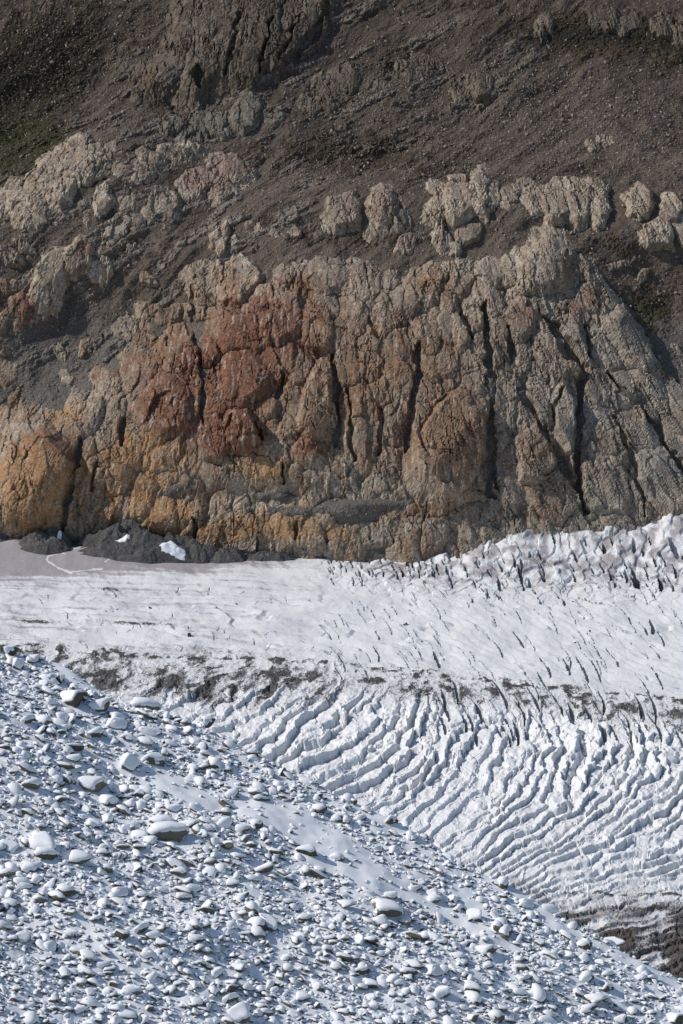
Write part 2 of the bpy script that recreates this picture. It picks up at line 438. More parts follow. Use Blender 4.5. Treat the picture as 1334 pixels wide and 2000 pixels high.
outcrop('broad knobbly pale outcrop in the middle of the bench row', (858, 398, 30, 48, 12, 8), (895, 385, 34, 46, 5, 10, 1), (933, 378, 26, 40, 0, 9, 1), (962, 378, 20, 32, 0, 7), (855, 365, 24, 22, 20, 6))
outcrop('low lumpy rock between the two large bench outcrops', (1000, 378, 24, 24, 5, 7), (1028, 362, 26, 20, 0, 6), (990, 395, 20, 18, 0, 4))
outcrop('largest pale bench outcrop with three rounded lobes at its right end', (1050, 385, 32, 34, 15, 8), (1090, 388, 34, 44, 10, 10, 1), (1130, 400, 34, 50, 0, 11, 1), (1168, 408, 24, 46, -8, 10, 1), (1110, 365, 40, 22, 0, 7), (1150, 370, 34, 24, -10, 7))
outcrop('small tan hump under the pair of tan knobs', (793, 470, 30, 24, 0, 7))
outcrop('small dark-sided hump below the knobbly bench outcrop', (865, 466, 24, 24, 0, 6), (885, 480, 16, 16, 0, 4))
outcrop('little pale ledge left of the long bare scree streaks', (915, 452, 28, 18, -10, 5))
outcrop('grey boulder-like knob at the right, uppermost of three', (1250, 395, 24, 34, -5, 9, 1), (1240, 412, 20, 26, 0, 6))
outcrop('smooth pale grey slab at the right, lowest of three knobs', (1283, 458, 34, 32, -30, 9, 1), (1250, 445, 24, 22, -20, 6))
outcrop('pale rock cut by the right edge of the picture', (1312, 405, 22, 34, -20, 8, 1), (1335, 440, 24, 40, -15, 7), (1390, 440, 50, 50, 0, 7))
outcrop('dark ragged crag below the top scree, right of the grooved wall', (640, 175, 40, 34, 20, 6), (690, 145, 44, 34, 10, 7), (735, 165, 40, 26, 15, 5), (800, 140, 44, 26, 20, 5), (840, 125, 34, 24, 25, 5), (610, 200, 26, 20, 20, 4))
outcrop('fluted grey outcrop in the upper scree with pale vertical ribs', (905, 175, 26, 28, 20, 7), (935, 165, 30, 30, 15, 8, 1), (955, 180, 18, 26, 10, 5))
outcrop('small pale hump near the top of the scree', (905, 80, 24, 14, 20, 5))
outcrop('long low whitish rock lying in the right-hand scree', (1188, 272, 24, 11, 12, 4), (1158, 280, 14, 8, 12, 3))
outcrop('dark crag in the heath-dark top right corner', (1180, 35, 40, 26, 10, 8), (1225, 45, 34, 24, -10, 7), (1060, 45, 20, 24, 15, 5))
outcrop('pale-topped crag at the right end of the heath-dark corner', (1300, 50, 34, 30, 20, 8), (1335, 55, 34, 30, 0, 7), (1390, 40, 50, 40, 0, 7))
outcrop('thin curved pale rock rib in the gully right of the great cliff', (1215, 510, 40, 9, -22, 4), (1255, 540, 26, 10, -50, 4))
outcrop('pale sliver of rock at the foot of the right gully', (1318, 680, 12, 34, -35, 4))
outcrop('broken pale ledges low on the left scree slope', (20, 720, 30, 30, 10, 4), (5, 680, 34, 12, 12, 4), (30, 770, 12, 26, 10, 4), (-40, 740, 40, 40, 10, 5))
outcrop('knot of whitish rock alone in the left scree', (128, 690, 24, 14, 10, 4), (118, 680, 14, 10, 0, 4), (165, 678, 14, 22, 10, 5))
outcrop('bone-shaped white rock on grey scree above the orange slab', (128, 730, 20, 11, 45, 4))
outcrop('grey-green ledges left of the fluted skyline knob', (290, 655, 40, 26, 20, 4), (250, 640, 34, 26, 20, 4), (345, 610, 14, 22, 10, 5), (300, 610, 34, 20, 15, 4), (380, 605, 22, 22, 0, 4), (270, 690, 34, 24, 15, 4))
outcrop('small pale rock in the scree right of the whitish outcrop', (287, 540, 22, 11, 30, 4))
outcrop('dark reddish crag in the far top left corner', (95, 15, 30, 20, 25, 5), (65, 28, 18, 12, 15, 4))
outcrop('low grey rubble bank above the whitish outcrop at the left edge', (50, 480, 26, 12, 30, 3.5), (20, 500, 26, 14, 30, 3.5), (25, 555, 34, 16, 15, 4))

CLEFTS = [  # deep joints: points, half width px, depth m
    ([(950, 588), (950, 655), (957, 700), (956, 735), (962, 780), (958, 830), (962, 880), (968, 955)], 7, 9),
    ([(952, 840), (958, 900), (955, 965)], 10, 8),
    ([(1058, 620), (1088, 640), (1118, 690), (1140, 722), (1134, 770), (1136, 800), (1128, 860), (1127, 900), (1130, 960), (1145, 1005)], 7, 10),
    ([(1075, 640), (1110, 700), (1135, 712)], 8, 8),
    ([(1222, 578), (1262, 640), (1290, 690), (1325, 745)], 9, 8),
    ([(818, 672), (814, 740), (805, 790), (798, 840), (793, 885)], 6, 7),
    ([(158, 862), (148, 905), (134, 960), (122, 1035)], 8, 8),
    ([(242, 820), (236, 870)], 5, 7), ([(190, 905), (182, 960)], 4, 5),
    ([(650, 690), (655, 760), (662, 830), (655, 870)], 6, 7),
    ([(1185, 730), (1245, 790)], 5, 6), ([(1255, 795), (1290, 850), (1325, 905), (1360, 960)], 6, 7),
    ([(1015, 765), (1050, 820), (1085, 890), (1110, 930), (1128, 965)], 6, 7),
    ([(1200, 820), (1230, 880), (1250, 960), (1260, 1010)], 4, 5),
    ([(900, 612), (922, 662)], 5, 6), ([(557, 735), (540, 775)], 7, 6), ([(500, 825), (512, 858)], 6, 6),
    ([(390, 690), (395, 720), (398, 770), (392, 830)], 5, 6), ([(452, 820), (440, 850)], 3, 4), ([(553, 905), (552, 945)], 5, 7),
    ([(830, 890), (820, 850), (860, 790), (875, 775)], 4, 4), ([(680, 760), (685, 840), (690, 900)], 4, 5), ([(745, 800), (742, 890)], 5, 5),
    ([(1100, 760), (1085, 790), (1080, 830)], 4, 5), ([(1062, 930), (1100, 905), (1120, 880)], 4, 4), ([(610, 690), (640, 700)], 4, 4),
    ([(385, 140), (388, 175)], 8, 8), ([(470, 30), (440, 150)], 4, 5), ([(530, 40), (505, 150)], 4, 5), ([(640, 10), (615, 70), (560, 130)], 7, 7), ([(590, 20), (545, 120)], 4, 5),
    ([(375, 560), (380, 660), (398, 690)], 4, 4), ([(720, 620), (740, 660)], 4, 4), ([(990, 640), (1000, 700)], 4, 4), ([(1142, 640), (1150, 700)], 5, 5),
    ([(375, 1010), (382, 1060)], 5, 6), ([(505, 1040), (500, 1080)], 3, 4), ([(578, 1020), (576, 1060)], 3, 4), ([(932, 960), (965, 975)], 5, 5)]

# ---- surfaces
wv1, wv2 = fbm(U / 24, SS / 24, 3, 41), fbm(U / 24, SS / 24, 3, 42)
DX = PX + 6 * wv1 + 3 * fbm(U / 7, SS / 7, 3, 43); DY = PY + 7 * wv2 + 3 * fbm(U / 7, SS / 7, 3, 44)    # ragged outlines
HR = np.full(PX.shape, -40.0); H2 = np.full(PX.shape, -40.0); ID = np.full(PX.shape, -1, np.int32)
wv3 = fbm(U / 9, SS / 14, 3, 46)
ACC = np.zeros(PX.shape); KS = 2.6
dr_ = random.Random(19)
for k, (cx, cy, a, b, lean, amp, off, own) in enumerate(domes):
    R = max(a, b) * 1.75
    rows = np.where((np.abs(PY - cy) < R).any(1))[0]
    if not len(rows): continue
    r0, r1 = rows[0], rows[-1] + 1
    cols = np.where((np.abs(PX[r0:r1] - cx) < R).any(0))[0]
    if not len(cols): continue
    sl = (slice(r0, r1), slice(cols[0], cols[-1] + 1))
    c, s = math.cos(math.radians(lean)), math.sin(math.radians(lean))
    dx, dy = DX[sl] - cx, DY[sl] - cy
    lu, lv = dx * c + dy * s, -dx * s + dy * c
    # a convex polygon of 6 to 8 joints, faceted on top: gentle sunny flank, abrupt right side
    nk = dr_.randint(6, 8); ph_ = dr_.uniform(0, 6.28)
    xa, xb = lu / a, lv / b
    d = np.zeros(xa.shape)
    for q_ in range(nk):
        t_ = ph_ + 6.2832 * (q_ + dr_.uniform(-.3, .3)) / nk
        d = np.maximum(d, (xa * math.cos(t_) + xb * math.sin(t_)) / dr_.uniform(.80, 1.08))
    f1_ = .37 * (dr_.uniform(-.02, .16) * lu + dr_.uniform(-.06, .16) * lv)
    f2_ = .37 * (dr_.uniform(-.34, -.10) * (lu - a * dr_.uniform(.0, .5)) + dr_.uniform(-.12, .12) * lv)
    f3_ = .37 * (dr_.uniform(-.1, .1) * lu + dr_.uniform(.16, .42) * (lv + b * dr_.uniform(.2, .6)))
    tilt = np.minimum(np.minimum(f1_, f2_), f3_)
    bw = dr_.uniform(2.2, 4.5)
    if own != 0: amp, off = amp * .78, off - .02 * amp
    else: amp, off = amp * (.62 if amp < 9 else .8), off + .20 * amp
    h = off + tilt * np.clip(1.6 - d, 0, 1) + np.where(d < 1, amp * np.clip((1 - d) * bw, 0, 1) ** .8, -(d - 1) * (5 + amp * .7))
    h = np.where(d < 1.7, h, -40.0)
    cur = HR[sl]; m = h > cur
    H2[sl] = np.where(m, cur, np.maximum(H2[sl], h))
    ID[sl] = np.where(m, k, ID[sl]); HR[sl] = np.where(m, h, cur)
    ACC[sl] += np.exp(KS * np.clip(h, -30, 60))
gap = HR - H2
HR = np.where(ID >= 0, np.log(np.maximum(ACC, 1e-12)) / KS, -40.0) - .3
jn_ = .5 + .9 * fbm(U / 19, SS / 19, 3, 45)
HR = HR - 1.9 * np.clip(jn_, .1, 1.3) * np.exp(-(gap / .5) ** 2) * (ID >= 0)                 # joints between neighbouring slabs
for pts, w, dep in CLEFTS:
    xs = [p[0] for p in pts]; ys = [p[1] for p in pts]
    m = (DX > min(xs) - 40) & (DX < max(xs) + 40) & (DY > min(ys) - 40) & (DY < max(ys) + 40)
    dd, tt = polydist(DX[m] - 4 * wv1[m] + 6 * wv3[m], DY[m], pts)
    ww = w * np.clip(.95 + .9 * wv2[m] + .5 * wv1[m], .35, 1.6) * (.45 + .9 * np.sin(np.pi * np.clip(tt * .86 + .07, 0, 1)))
    HR[m] -= dep * 1.2 * np.clip(1 - (dd / ww) ** 2, 0, 1) ** .7
# jointing follows the lean of the wall; grain gets finer step by step
lean = np.interp(PX, [-200, 150, 450, 750, 1000, 1334], [.4, .25, .09, 0, -.2, -.6])
ju = U + SS * lean * -1.0
wx = 1.9 * fbm(U / 12, SS / 12, 3, 51, .5); wy = 1.9 * fbm(U / 12, SS / 12, 3, 52, .5)
def cracks(x, y, seed, w=.10):
    return np.clip(1 - np.abs(perlin(x, y, seed)) / w, 0, 1)
cm = np.clip(.55 + .9 * fbm(U / 30, SS / 30, 2, 60), .1, 1.3)
fm = np.clip(.55 + 1.0 * fbm(U / 22, SS / 30, 2, 59), .15, 1.2)
rockd = 1.7 * blocky((ju + wx) / 15, (SS + .15 * U + wy) / 26, 61, 2.6, .4, .4, .035)
rockd += 1.3 * fm * blocky((ju + .25 * SS + wx) / 5.2, (SS - .2 * ju + wy) / 13, 62, 2.4, .6, .5, .05)
rockd += .30 * fm * blocky((ju - .3 * SS + wx) / 2.6, (SS + .2 * ju + wy) / 5.4, 63, 2.4, .9, .5, .08)
rockd -= cm ** 1.6 * (2.4 * cracks((ju + wx) / 17, (SS + wy) / 90, 64, .045) + 2.0 * cracks((ju * .8 + SS * .55 + wx) / 13, (SS * .8 - ju * .55 + wy) / 80, 65, .045) + 1.4 * cracks((ju + wx) / 50, (SS + wy + .25 * U) / 11, 66, .05) + .9 * cracks((ju + wx) / 6, (SS + wy) / 30, 67, .07))
rockd += .16 * fbm(ju / 2.2, SS / 10, 3, 71, .6)
edge = sstep(0, 3, HR + 4)
HR += rockd * (.35 + .65 * edge)

cl = f_cl(PX, PY)
clm = sstep(-6, 26, cl)
# rubble surface: gullies run down to the lower left, on the right edge to the lower right
dirL = np.where(PX > 1180, 0, 1) * 1.0
g1 = ridged((U * .75 - SS * .66) / 22 + .22 * fbm(U / 40, SS / 40, 2, 81), (U * .66 + SS * .75) / 130, 3, 82)
g2 = ridged((U * .8 + SS * .6) / 22, (U * .6 - SS * .8) / 130, 3, 83)
wr = sstep(1120, 1260, PX)
HT = 6 * fbm(U / 70, SS / 70, 4, 84) + 2.4 * (g1 * (1 - wr) + g2 * wr - .6) + .8 * fbm(U / 9, SS / 9, 4, 85, .55)
HT += .34 * blocky(U / 3.4, SS / 3.4, 86, 1.5, 1.2, .3, .2) + .26 * blocky(U / 1.9, SS / 1.9, 87, 1.5, 1.2, .3, .2)
HT -= clm * 3.6
for cx, cy, rx, ry, rot, amp in [(520, 970, 120, 13, -4, 6), (650, 992, 130, 9, 2, 5.5), (340, 960, 60, 18, 20, 5), (760, 985, 70, 20, 0, 4.5), (690, 935, 30, 40, 0, 3), (1020, 770, 30, 24, 0, 4), (1000, 720, 26, 20, 0, 4),
                                 (1210, 770, 50, 16, -15, 4), (1090, 745, 20, 30, -20, 4), (330, 1005, 36, 14, 20, 4), (190, 800, 40, 24, 20, 3.5), (400, 1010, 30, 40, 20, 4), (935, 985, 40, 10, 0, 3.5), (1230, 830, 50, 14, -20, 4), (700, 1010, 60, 20, 0, 3), (620, 1005, 100, 9, 0, 4), (1160, 800, 18, 40, -10, 3), (585, 910, 30, 12, 0, 3), (1140, 820, 12, 60, -10, 3.5), (960, 760, 14, 40, 0, 3)]:
    HT += (amp + 1.6) * blob(PX, PY, cx, cy, rx, ry, rot) * clm

rock = (HR > HT) & (ID >= 0)
# ---- colours of the ground itself
def col(*c): return np.array(c)
nA = fbm(U / 34, SS / 34, 4, 101); nB = fbm(U / 11, SS / 11, 4, 102); nC = fbm(U / 3.0, SS / 9.0, 4, 103, .65); nD = fbm(ju / 2.2, SS / 16, 3, 104)
nA2 = fbm(U / 38, SS / 50, 4, 105, .6)
T = np.ones(PX.shape + (3,)) * col(.305, .24, .18)
def blend(T, c, f):
    f = np.clip(f, 0, 1)[..., None]
    return T * (1 - f) + np.asarray(c) * f
T = blend(T, (.40, .345, .275), sstep(-.1, .35, nB + .6 * nC)); T = blend(T, (.19, .155, .125), sstep(.15, .5, -nA * .6 + .8 * nC)); T = blend(T, (.245, .155, .10), .8 * sstep(.0, .4, nA2 + .4 * nC) * sstep(1150, 800, PX) * sstep(470, 560, PY))
hid = rnd(np.maximum(ID, 0), np.zeros_like(ID), 77)
_f = voronoi((ju + wx) / 15, (SS + .15 * U + wy) / 26, 61); fac_ = rnd(_f[2], _f[3], 79)
T *= (.74 + .30 * hid + .24 * fac_)[..., None]
STAIN = [(430, 740, 200, 170, 10, 'b', .85), (480, 700, 140, 110, 10, 'r', .62), (740, 720, 240, 170, 0, 'b', .55), (200, 930, 200, 90, 10, 'o', .55),  # iron staining: x, y, rx, ry, rot, colour, strength
    (545, 640, 110, 60, -15, 'r', 1.1), (480, 690, 90, 60, 10, 'r', .9), (480, 760, 75, 60, 0, 'r', .95), (450, 850, 75, 55, 0, 'r', 1.0), (330, 795, 75, 75, 0, 'r', .95), (385, 720, 60, 50, 0, 'r', .9), (360, 850, 50, 80, 0, 'r', .7),
    (620, 640, 40, 50, 0, 'b', .8), (600, 880, 36, 30, 0, 'r', .8), (515, 915, 60, 40, 0, 'o', .7), (580, 560, 90, 40, 0, 'r', .5), (255, 710, 90, 24, 25, 'r', .55),
    (95, 890, 70, 45, 10, 'r', .95), (70, 960, 80, 90, 10, 'o', 1.0), (130, 820, 50, 40, 20, 'o', .6), (215, 985, 24, 50, 0, 'o', .9), (290, 960, 60, 60, 0, 'o', .75), (320, 1010, 60, 40, 0, 'o', .85), (255, 870, 50, 50, 0, 'o', .6), (330, 900, 60, 40, 0, 'o', .6),
    (450, 1035, 80, 30, 10, 'o', .95), (560, 1030, 90, 40, 0, 'o', .7), (660, 1040, 60, 30, 0, 'o', .5), (700, 760, 90, 90, 0, 'b', .8), (785, 700, 50, 60, 0, 'b', .8), (885, 850, 90, 120, 0, 'b', .9), (860, 730, 50, 40, 0, 'b', .7), (820, 1000, 160, 30, 0, 'b', .6), (1080, 970, 70, 60, 0, 'b', .7), (1045, 880, 60, 70, 0, 'b', .6),
    (1020, 620, 40, 45, 0, 'r', .6), (1130, 610, 30, 24, -20, 'r', .6), (1155, 580, 26, 30, 0, 'r', .6), (1110, 530, 40, 36, 0, 'b', .6), (1080, 700, 60, 40, -30, 'b', .5), (1310, 730, 24, 24, 0, 'r', .7), (1230, 660, 50, 60, -30, 'b', .45), (840, 550, 60, 40, 0, 'b', .6), (700, 540, 40, 30, 0, 'r', .35), (640, 770, 40, 60, 0, 'b', .4),
    (38, 605, 36, 46, 15, 'r', .75), (160, 490, 24, 18, 0, 'r', .7), (400, 350, 60, 32, -10, 'k', .9), (455, 322, 60, 26, 10, 'k', .9), (290, 160, 30, 46, 25, 'o', .45), (750, 410, 40, 40, 0, 'k', .6), (675, 410, 36, 36, 0, 'k', .6), (795, 470, 30, 20, 0, 'k', .6), (910, 450, 30, 18, 0, 'k', .5), (860, 380, 40, 30, 0, 'k', .4), (130, 310, 46, 14, 35, 'k', .5), (95, 20, 60, 30, 20, 'r', .4)]
PAL = {'r': (.205, .096, .060), 'o': (.375, .215, .105), 'b': (.255, .155, .095), 'k': (.30, .205, .16)}
brk = .75 + .55 * nB + .35 * nC + .25 * nD
for cx, cy, rx, ry, rot, c, st in STAIN:
    f = blob(PX + 10 * nA, PY + 10 * nB, cx, cy, rx, ry, rot)
    T = blend(T, PAL[c], .9 * sstep(.12, .62, st * f * (.85 + .3 * hid) + .2 * nB + .24 * nC + .22 * nD - .04))
T = blend(T, (.36, .235, .115), .75 * sstep(.35, .8, nB * .7 + nD * .6) * sstep(900, 1010, PY) * sstep(760, 500, PX))
# pale polished and grey-green streaks, dark water marks
T = blend(T, (.46, .40, .325), .65 * sstep(.25, .6, nD + .5 * nC - .15 * nA))
T = blend(T, (.10, .085, .072), .6 * sstep(.28, .65, -nD + .5 * nC))
T = blend(T, (.25, .24, .215), .62 * sstep(850, 1250, PX) * sstep(500, 700, PY) * sstep(-.3, .4, nA))
own = np.where(ID >= 0, np.array([d[7] for d in domes])[np.maximum(ID, 0)], -1)
T = np.where((own == 1)[..., None], T * col(.50, .49, .48), T)
T = np.where((own == 2)[..., None], T * col(.62, .66, .70), T)
T = np.where(((own == 27) | (own == 31))[..., None], T * col(.50, .50, .50), T)
T = np.where(((own == 28) | (own == 32) | (own == 40))[..., None], T * col(.62, .60, .58), T)
T = np.where(np.isin(own, [3, 4, 5, 10, 13, 15, 18, 20, 24, 25, 26, 30])[..., None], T * col(1.16, 1.15, 1.13), T)
upd = sstep(520, 150, PY)                                            # weathered, lichen-dark rock higher up
T *= (.83 - .13 * upd)[..., None]
ROCKT = np.clip(T, .02, .6)

G = np.ones(PX.shape + (3,)) * col(.112, .086, .068)
G *= (1 + .22 * (g1 * (1 - wr) + g2 * wr - .6) * 2 + .42 * fbm((U * .75 - SS * .66) / 7, (U * .66 + SS * .75) / 60, 4, 111, .6) + .16 * nA)[..., None]
G = blend(G, (.122, .112, .10), sstep(560, 700, PY) * .8); G = blend(G, (.13, .112, .10), .6 * sstep(.25, .6, nA) * sstep(1000, 1150, PX) * sstep(420, 300, PY))
bx_, by_ = U * .80 + SS * .60, SS * .80 - U * .60
band = fbm(bx_ / 52, by_ / 15, 4, 131, .55)
breg = np.clip(1.0 * blob(PX, PY, 330, 330, 420, 190, 25) + .8 * blob(PX, PY, 780, 190, 300, 110, 15) + .9 * blob(PX, PY, 560, 90, 260, 120) + .6 * blob(PX, PY, 250, 620, 300, 110, 25) + .45 * blob(PX, PY, 1250, 60, 160, 70) + .35 * blob(PX, PY, 900, 460, 400, 50), 0, 1) * (1 - .7 * clm)
bm_ = sstep(.10, .34, band + .16 * nC) * sstep(.25, .6, breg)
HT = HT + bm_ * (1.6 + 1.5 * blocky((bx_ + wx) / 9, (by_ + wy) / 5.5, 132, 2.4, .8, .5, .06) + .7 * blocky((ju + wx) / 3.2, (SS + wy) / 4, 133, 2.2, .8, .4, .1))
rock = (HR > HT) & (ID >= 0)
bc_ = np.ones_like(G) * col(.205, .172, .142); bc_ = blend(bc_, (.30, .26, .215), sstep(.0, .5, nB + .5 * nC)); bc_ = blend(bc_, (.12, .10, .085), sstep(.1, .6, nD + .3 * nC))
G = G * (1 - .8 * bm_[..., None]) + bc_ * .8 * bm_[..., None]
veg = np.zeros(PX.shape)
for cx, cy, rx, ry, rot, st in [(60, 150, 230, 120, 35, .95), (40, 280, 120, 80, 20, 1), (700, 300, 190, 60, 0, .75), (850, 330, 180, 40, -5, .5), (1190, 68, 200, 46, -2, 1.3), (1330, 120, 120, 30, 0, .6), (640, 200, 120, 30, 10, .5), (500, 300, 70, 40, 20, .4), (1270, 600, 70, 50, -20, .8), (1130, 330, 160, 30, 0, .4), (350, 560, 160, 14, 25, .5), (700, 470, 200, 20, 0, .6), (1180, 480, 120, 30, -10, .5), (780, 120, 100, 40, 20, .5), (900, 10, 200, 20, 0, .5), (330, 215, 120, 30, 0, .5)]:
    veg = np.maximum(veg, st * blob(PX, PY, cx, cy, rx, ry, rot))
vm = sstep(.30, .66, veg + .42 * nB + .3 * nC + .2 * nA)
vc = np.ones_like(G) * col(.058, .044, .028)
vc = blend(vc, (.052, .055, .022), .9 * np.maximum(blob(PX, PY, 40, 285, 110, 75), np.maximum(.7 * blob(PX, PY, 1280, 610, 70, 40), .3 * blob(PX, PY, 1200, 60, 150, 60))))
vc = blend(vc, (.105, .072, .038), .9 * np.maximum(blob(PX, PY, 1230, 105, 90, 14, -5), np.maximum(blob(PX, PY, 1040, 30, 70, 20), sstep(.4, .7, nB) * .5)))
vc = blend(vc, (.026, .025, .019), .95 * np.maximum(blob(PX, PY, 1170, 72, 150, 24, -3), np.maximum(.7 * blob(PX, PY, 1310, 100, 80, 16), .6 * blob(PX, PY, 60, 130, 160, 70, 30))))
G = G * (1 - vm[..., None] * .92) + vc * vm[..., None] * .92
HT = HT + vm * (.9 * fbm(U / 2.6, SS / 2.6, 3, 120, .7) + .5)
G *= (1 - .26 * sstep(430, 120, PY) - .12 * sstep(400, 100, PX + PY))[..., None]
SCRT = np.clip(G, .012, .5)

n1 = np.linalg.norm
PR = P1 + DIR * HR[..., None]; PT = P1 + DIR * HT[..., None]
FQ = grid_faces(NR, NC)
rk = rock.ravel(); idf = ID.ravel()
q_any = rk[FQ].any(1); q_all = rk[FQ].all(1)
# rubble sheet: everything not wholly buried under rock (one ring of overlap)
rr = rock.copy()
for _ in range(2):
    e = rr.copy(); e[1:] &= rr[:-1]; e[:-1] &= rr[1:]; e[:, 1:] &= rr[:, :-1]; e[:, :-1] &= rr[:, 1:]; rr = e
q_deep = rr.ravel()[FQ].all(1)
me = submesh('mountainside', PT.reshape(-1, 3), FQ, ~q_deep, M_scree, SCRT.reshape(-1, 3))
mountain = link(bpy.data.objects.new('mountainside', me)); tag(mountain, 'brown scree and heath slope rising behind the glacier', kind='structure')

# rock: quads whose corners touch rock, dilated so each mass dips under the rubble
dil = rock.copy()
for _ in range(2):
    e = dil.copy(); e[1:] |= dil[:-1]; e[:-1] |= dil[1:]; e[:, 1:] |= dil[:, :-1]; e[:, :-1] |= dil[:, 1:]; dil = e
q_rock = dil.ravel()[FQ].all(1)
qid = idf[FQ[:, 0]]
q_rock &= qid >= 0
RV = PR.reshape(-1, 3); RT = ROCKT.reshape(-1, 3)
owners = {0: ('rock_cliff', 'broad rust-red and grey rock cliff rising straight from the glacier edge', 'cliff')}
for i, lab in enumerate(outcrops): owners[i + 1] = ('rock_outcrop', lab, 'outcrop')
own_of = np.array([d[7] for d in domes])
def pieces(f):
    """number the connected pieces of a set of quads"""
    u, inv = np.unique(f, return_inverse=True); inv = inv.reshape(f.shape)
    lab = np.arange(len(u))
    while True:
        m = lab[inv].min(1)
        new = lab.copy()
        for c in range(4): np.minimum.at(new, inv[:, c], m)
        new = new[new]
        if (new == lab).all(): break
        lab = new
    return lab[inv[:, 0]]
for ow, (nm, lab, cat) in owners.items():
    ks = [k for k in range(len(domes)) if own_of[k] == ow]
    sel_o = q_rock & np.isin(qid, ks)
    if sel_o.sum() < 12: continue
    cen = RV[FQ[sel_o][:, 0]]
    base = cen[np.argmin(cen[:, 2])]
    root = thing(nm, lab, cat, tuple(base))
    counts = {k: int((sel_o & (qid == k)).sum()) for k in ks}
    big = [k for k in ks if counts[k] >= (90 if ow == 0 else 40)]
    small = [k for k in ks if k not in big and counts[k] > 0]
    least = 90 if ow == 0 else 40
    loose = np.isin(qid, small) & sel_o
    jobs = []
    for k in big:                                        # a slab cut in two by rubble is two slabs
        fi = np.where(sel_o & (qid == k))[0]
        comp = pieces(FQ[fi])
        for c in np.unique(comp):
            m = fi[comp == c]
            if len(m) >= least: jobs.append((m, 'rock_slab'))
            else: loose[m] = True
    if loose.any():
        if jobs: jobs.append((np.where(loose)[0], 'loose_rock'))
        else:
            fi = np.where(loose)[0]; comp = pieces(FQ[fi])
            jobs += [(fi[comp == c], 'rock_slab') for c in np.unique(comp) if (comp == c).sum() >= 8]
    for sel, pn in jobs:
        me = submesh(pn, RV - base, FQ, sel, M_rock, RT)
        o = bpy.data.objects.new(pn, me); link(o, root)
        if pn == 'loose_rock': o['kind'] = 'stuff'

# ------------------------------------------------------------------ GLACIER
ZG = -500.0
NGC, NGR = 760, 790
tg = np.linspace(-1, 1, NGC); yg = np.linspace(1130, 2040, NGR)
GX = tg[None, :] * (yg * .1201 * 1.22)[:, None]; GY = np.repeat(yg[:, None], NGC, 1)
GP = np.stack([GX, GY, np.full(GX.shape, ZG)], -1)
gx0, gy0 = proj(GP)
def gmac(px, py):
    z = 29 * sstep(780, 1000, px) * sstep(1140, 1040, py) + 6 * sstep(300, 60, px) * sstep(1130, 1075, py) + 7 * sstep(1200, 1400, px) * sstep(1250, 1050, py)
    z += 5 * sstep(700, 800, px) * sstep(1120, 1060, py)
    z += 3.5 * blob(px, py, 200, 1085, 140, 22) + 5.0 * blob(px, py, 30, 1062, 42, 20) - 5 * blob(px, py, 95, 1052, 26, 12)
    z -= 5 * sstep(1330, 1520, py) + 10 * sstep(1560, 1850, py)      # the surface falls towards the near margin
    z += 3 * np.exp(-((py - (1275 + px * .085)) / 34) ** 2)          # medial moraine stands proud
    return z
GZ = gmac(gx0, gy0)
GP[..., 2] = ZG + GZ
gx, gy = proj(GP)
# direction of the crevasses, read off the photograph (degrees from horizontal, up-right positive)
TH = np.array([(450, 1400, 27), (330, 1350, 22), (600, 1350, 32), (600, 1500, 29), (717, 1400, 42), (750, 1350, 60), (792, 1390, 62), (750, 1460, 36), (867, 1350, 118), (880, 1400, 100), (817, 1450, 52), (780, 1600, 26),
               (992, 1350, 116), (942, 1475, 72), (1117, 1400, 106), (1257, 1425, 114), (1167, 1450, 106), (1092, 1475, 84), (1092, 1525, 62), (987, 1535, 56), (1192, 1530, 54), (1267, 1550, 48), (1317, 1515, 56), (1334, 1450, 105),
               (867, 1550, 42), (967, 1625, 34), (1117, 1600, 32), (1267, 1600, 29), (1017, 1675, 27), (1167, 1675, 21), (1292, 1675, 16), (1117, 1720, 15), (1267, 1720, 9), (1200, 1800, 14), (1300, 1850, 18), (700, 1300, 120), (1000, 1250, 122), (1300, 1300, 120), (600, 1650, 26), (500, 1550, 27), (900, 1850, 14), (300, 1500, 24), (1500, 1450, 110), (1500, 1600, 28), (1500, 1750, 8)], float)
def theta(px, py):
    w = np.zeros(px.shape); s = np.zeros(px.shape)
    for x, y, t in TH:
        k = 1 / (((px - x) / 1.0) ** 2 + ((py - y) * 1.5) ** 2 + 500) ** 1.6
        w += k; s += k * t
    return np.radians(s / w)
f_th = lut(theta, 0, 1700, 1200, 2100, 10)
def phase(X, Y):
    """follow each crevasse line down-left to a diagonal base line; the place where it lands numbers the line"""
    x = X.astype(float).copy(); y = Y.astype(float).copy(); ph = np.zeros(X.shape); done = np.zeros(X.shape, bool)
    A = np.array([250., 1395.]); D = np.array([1334. - 250, 2010. - 1395]); D /= np.hypot(*D); N = np.array([-D[1], D[0]])
    side0 = np.sign((x - A[0]) * N[0] + (y - A[1]) * N[1])
    for _ in range(330):
        t = f_th(x, y)
        sgn = np.where(side0 < 0, -1.0, 1.0)
        nx = x + sgn * 4 * np.cos(t); nyy = y - sgn * 4 * np.sin(t)
        s = np.sign((nx - A[0]) * N[0] + (nyy - A[1]) * N[1])
        hit = (~done) & (s != side0)
        p = (nx - A[0]) * D[0] + (nyy - A[1]) * D[1]
        ph = np.where(hit | ~done, p, ph); done |= hit
        x = np.where(done, x, nx); y = np.where(done, y, nyy)
    return ph
f_ph = lut(phase, 60, 1640, 1260, 2060, 9)
ph = f_ph(gx, gy)
WXg, WYg = GX, GY
per = np.interp(ph, [-200, 200, 600, 900, 1300], [34, 34, 33, 27, 24])
w1 = fbm(WXg / 42, WYg / 70, 3, 201); w2 = fbm(WXg / 13, WYg / 20, 3, 202)
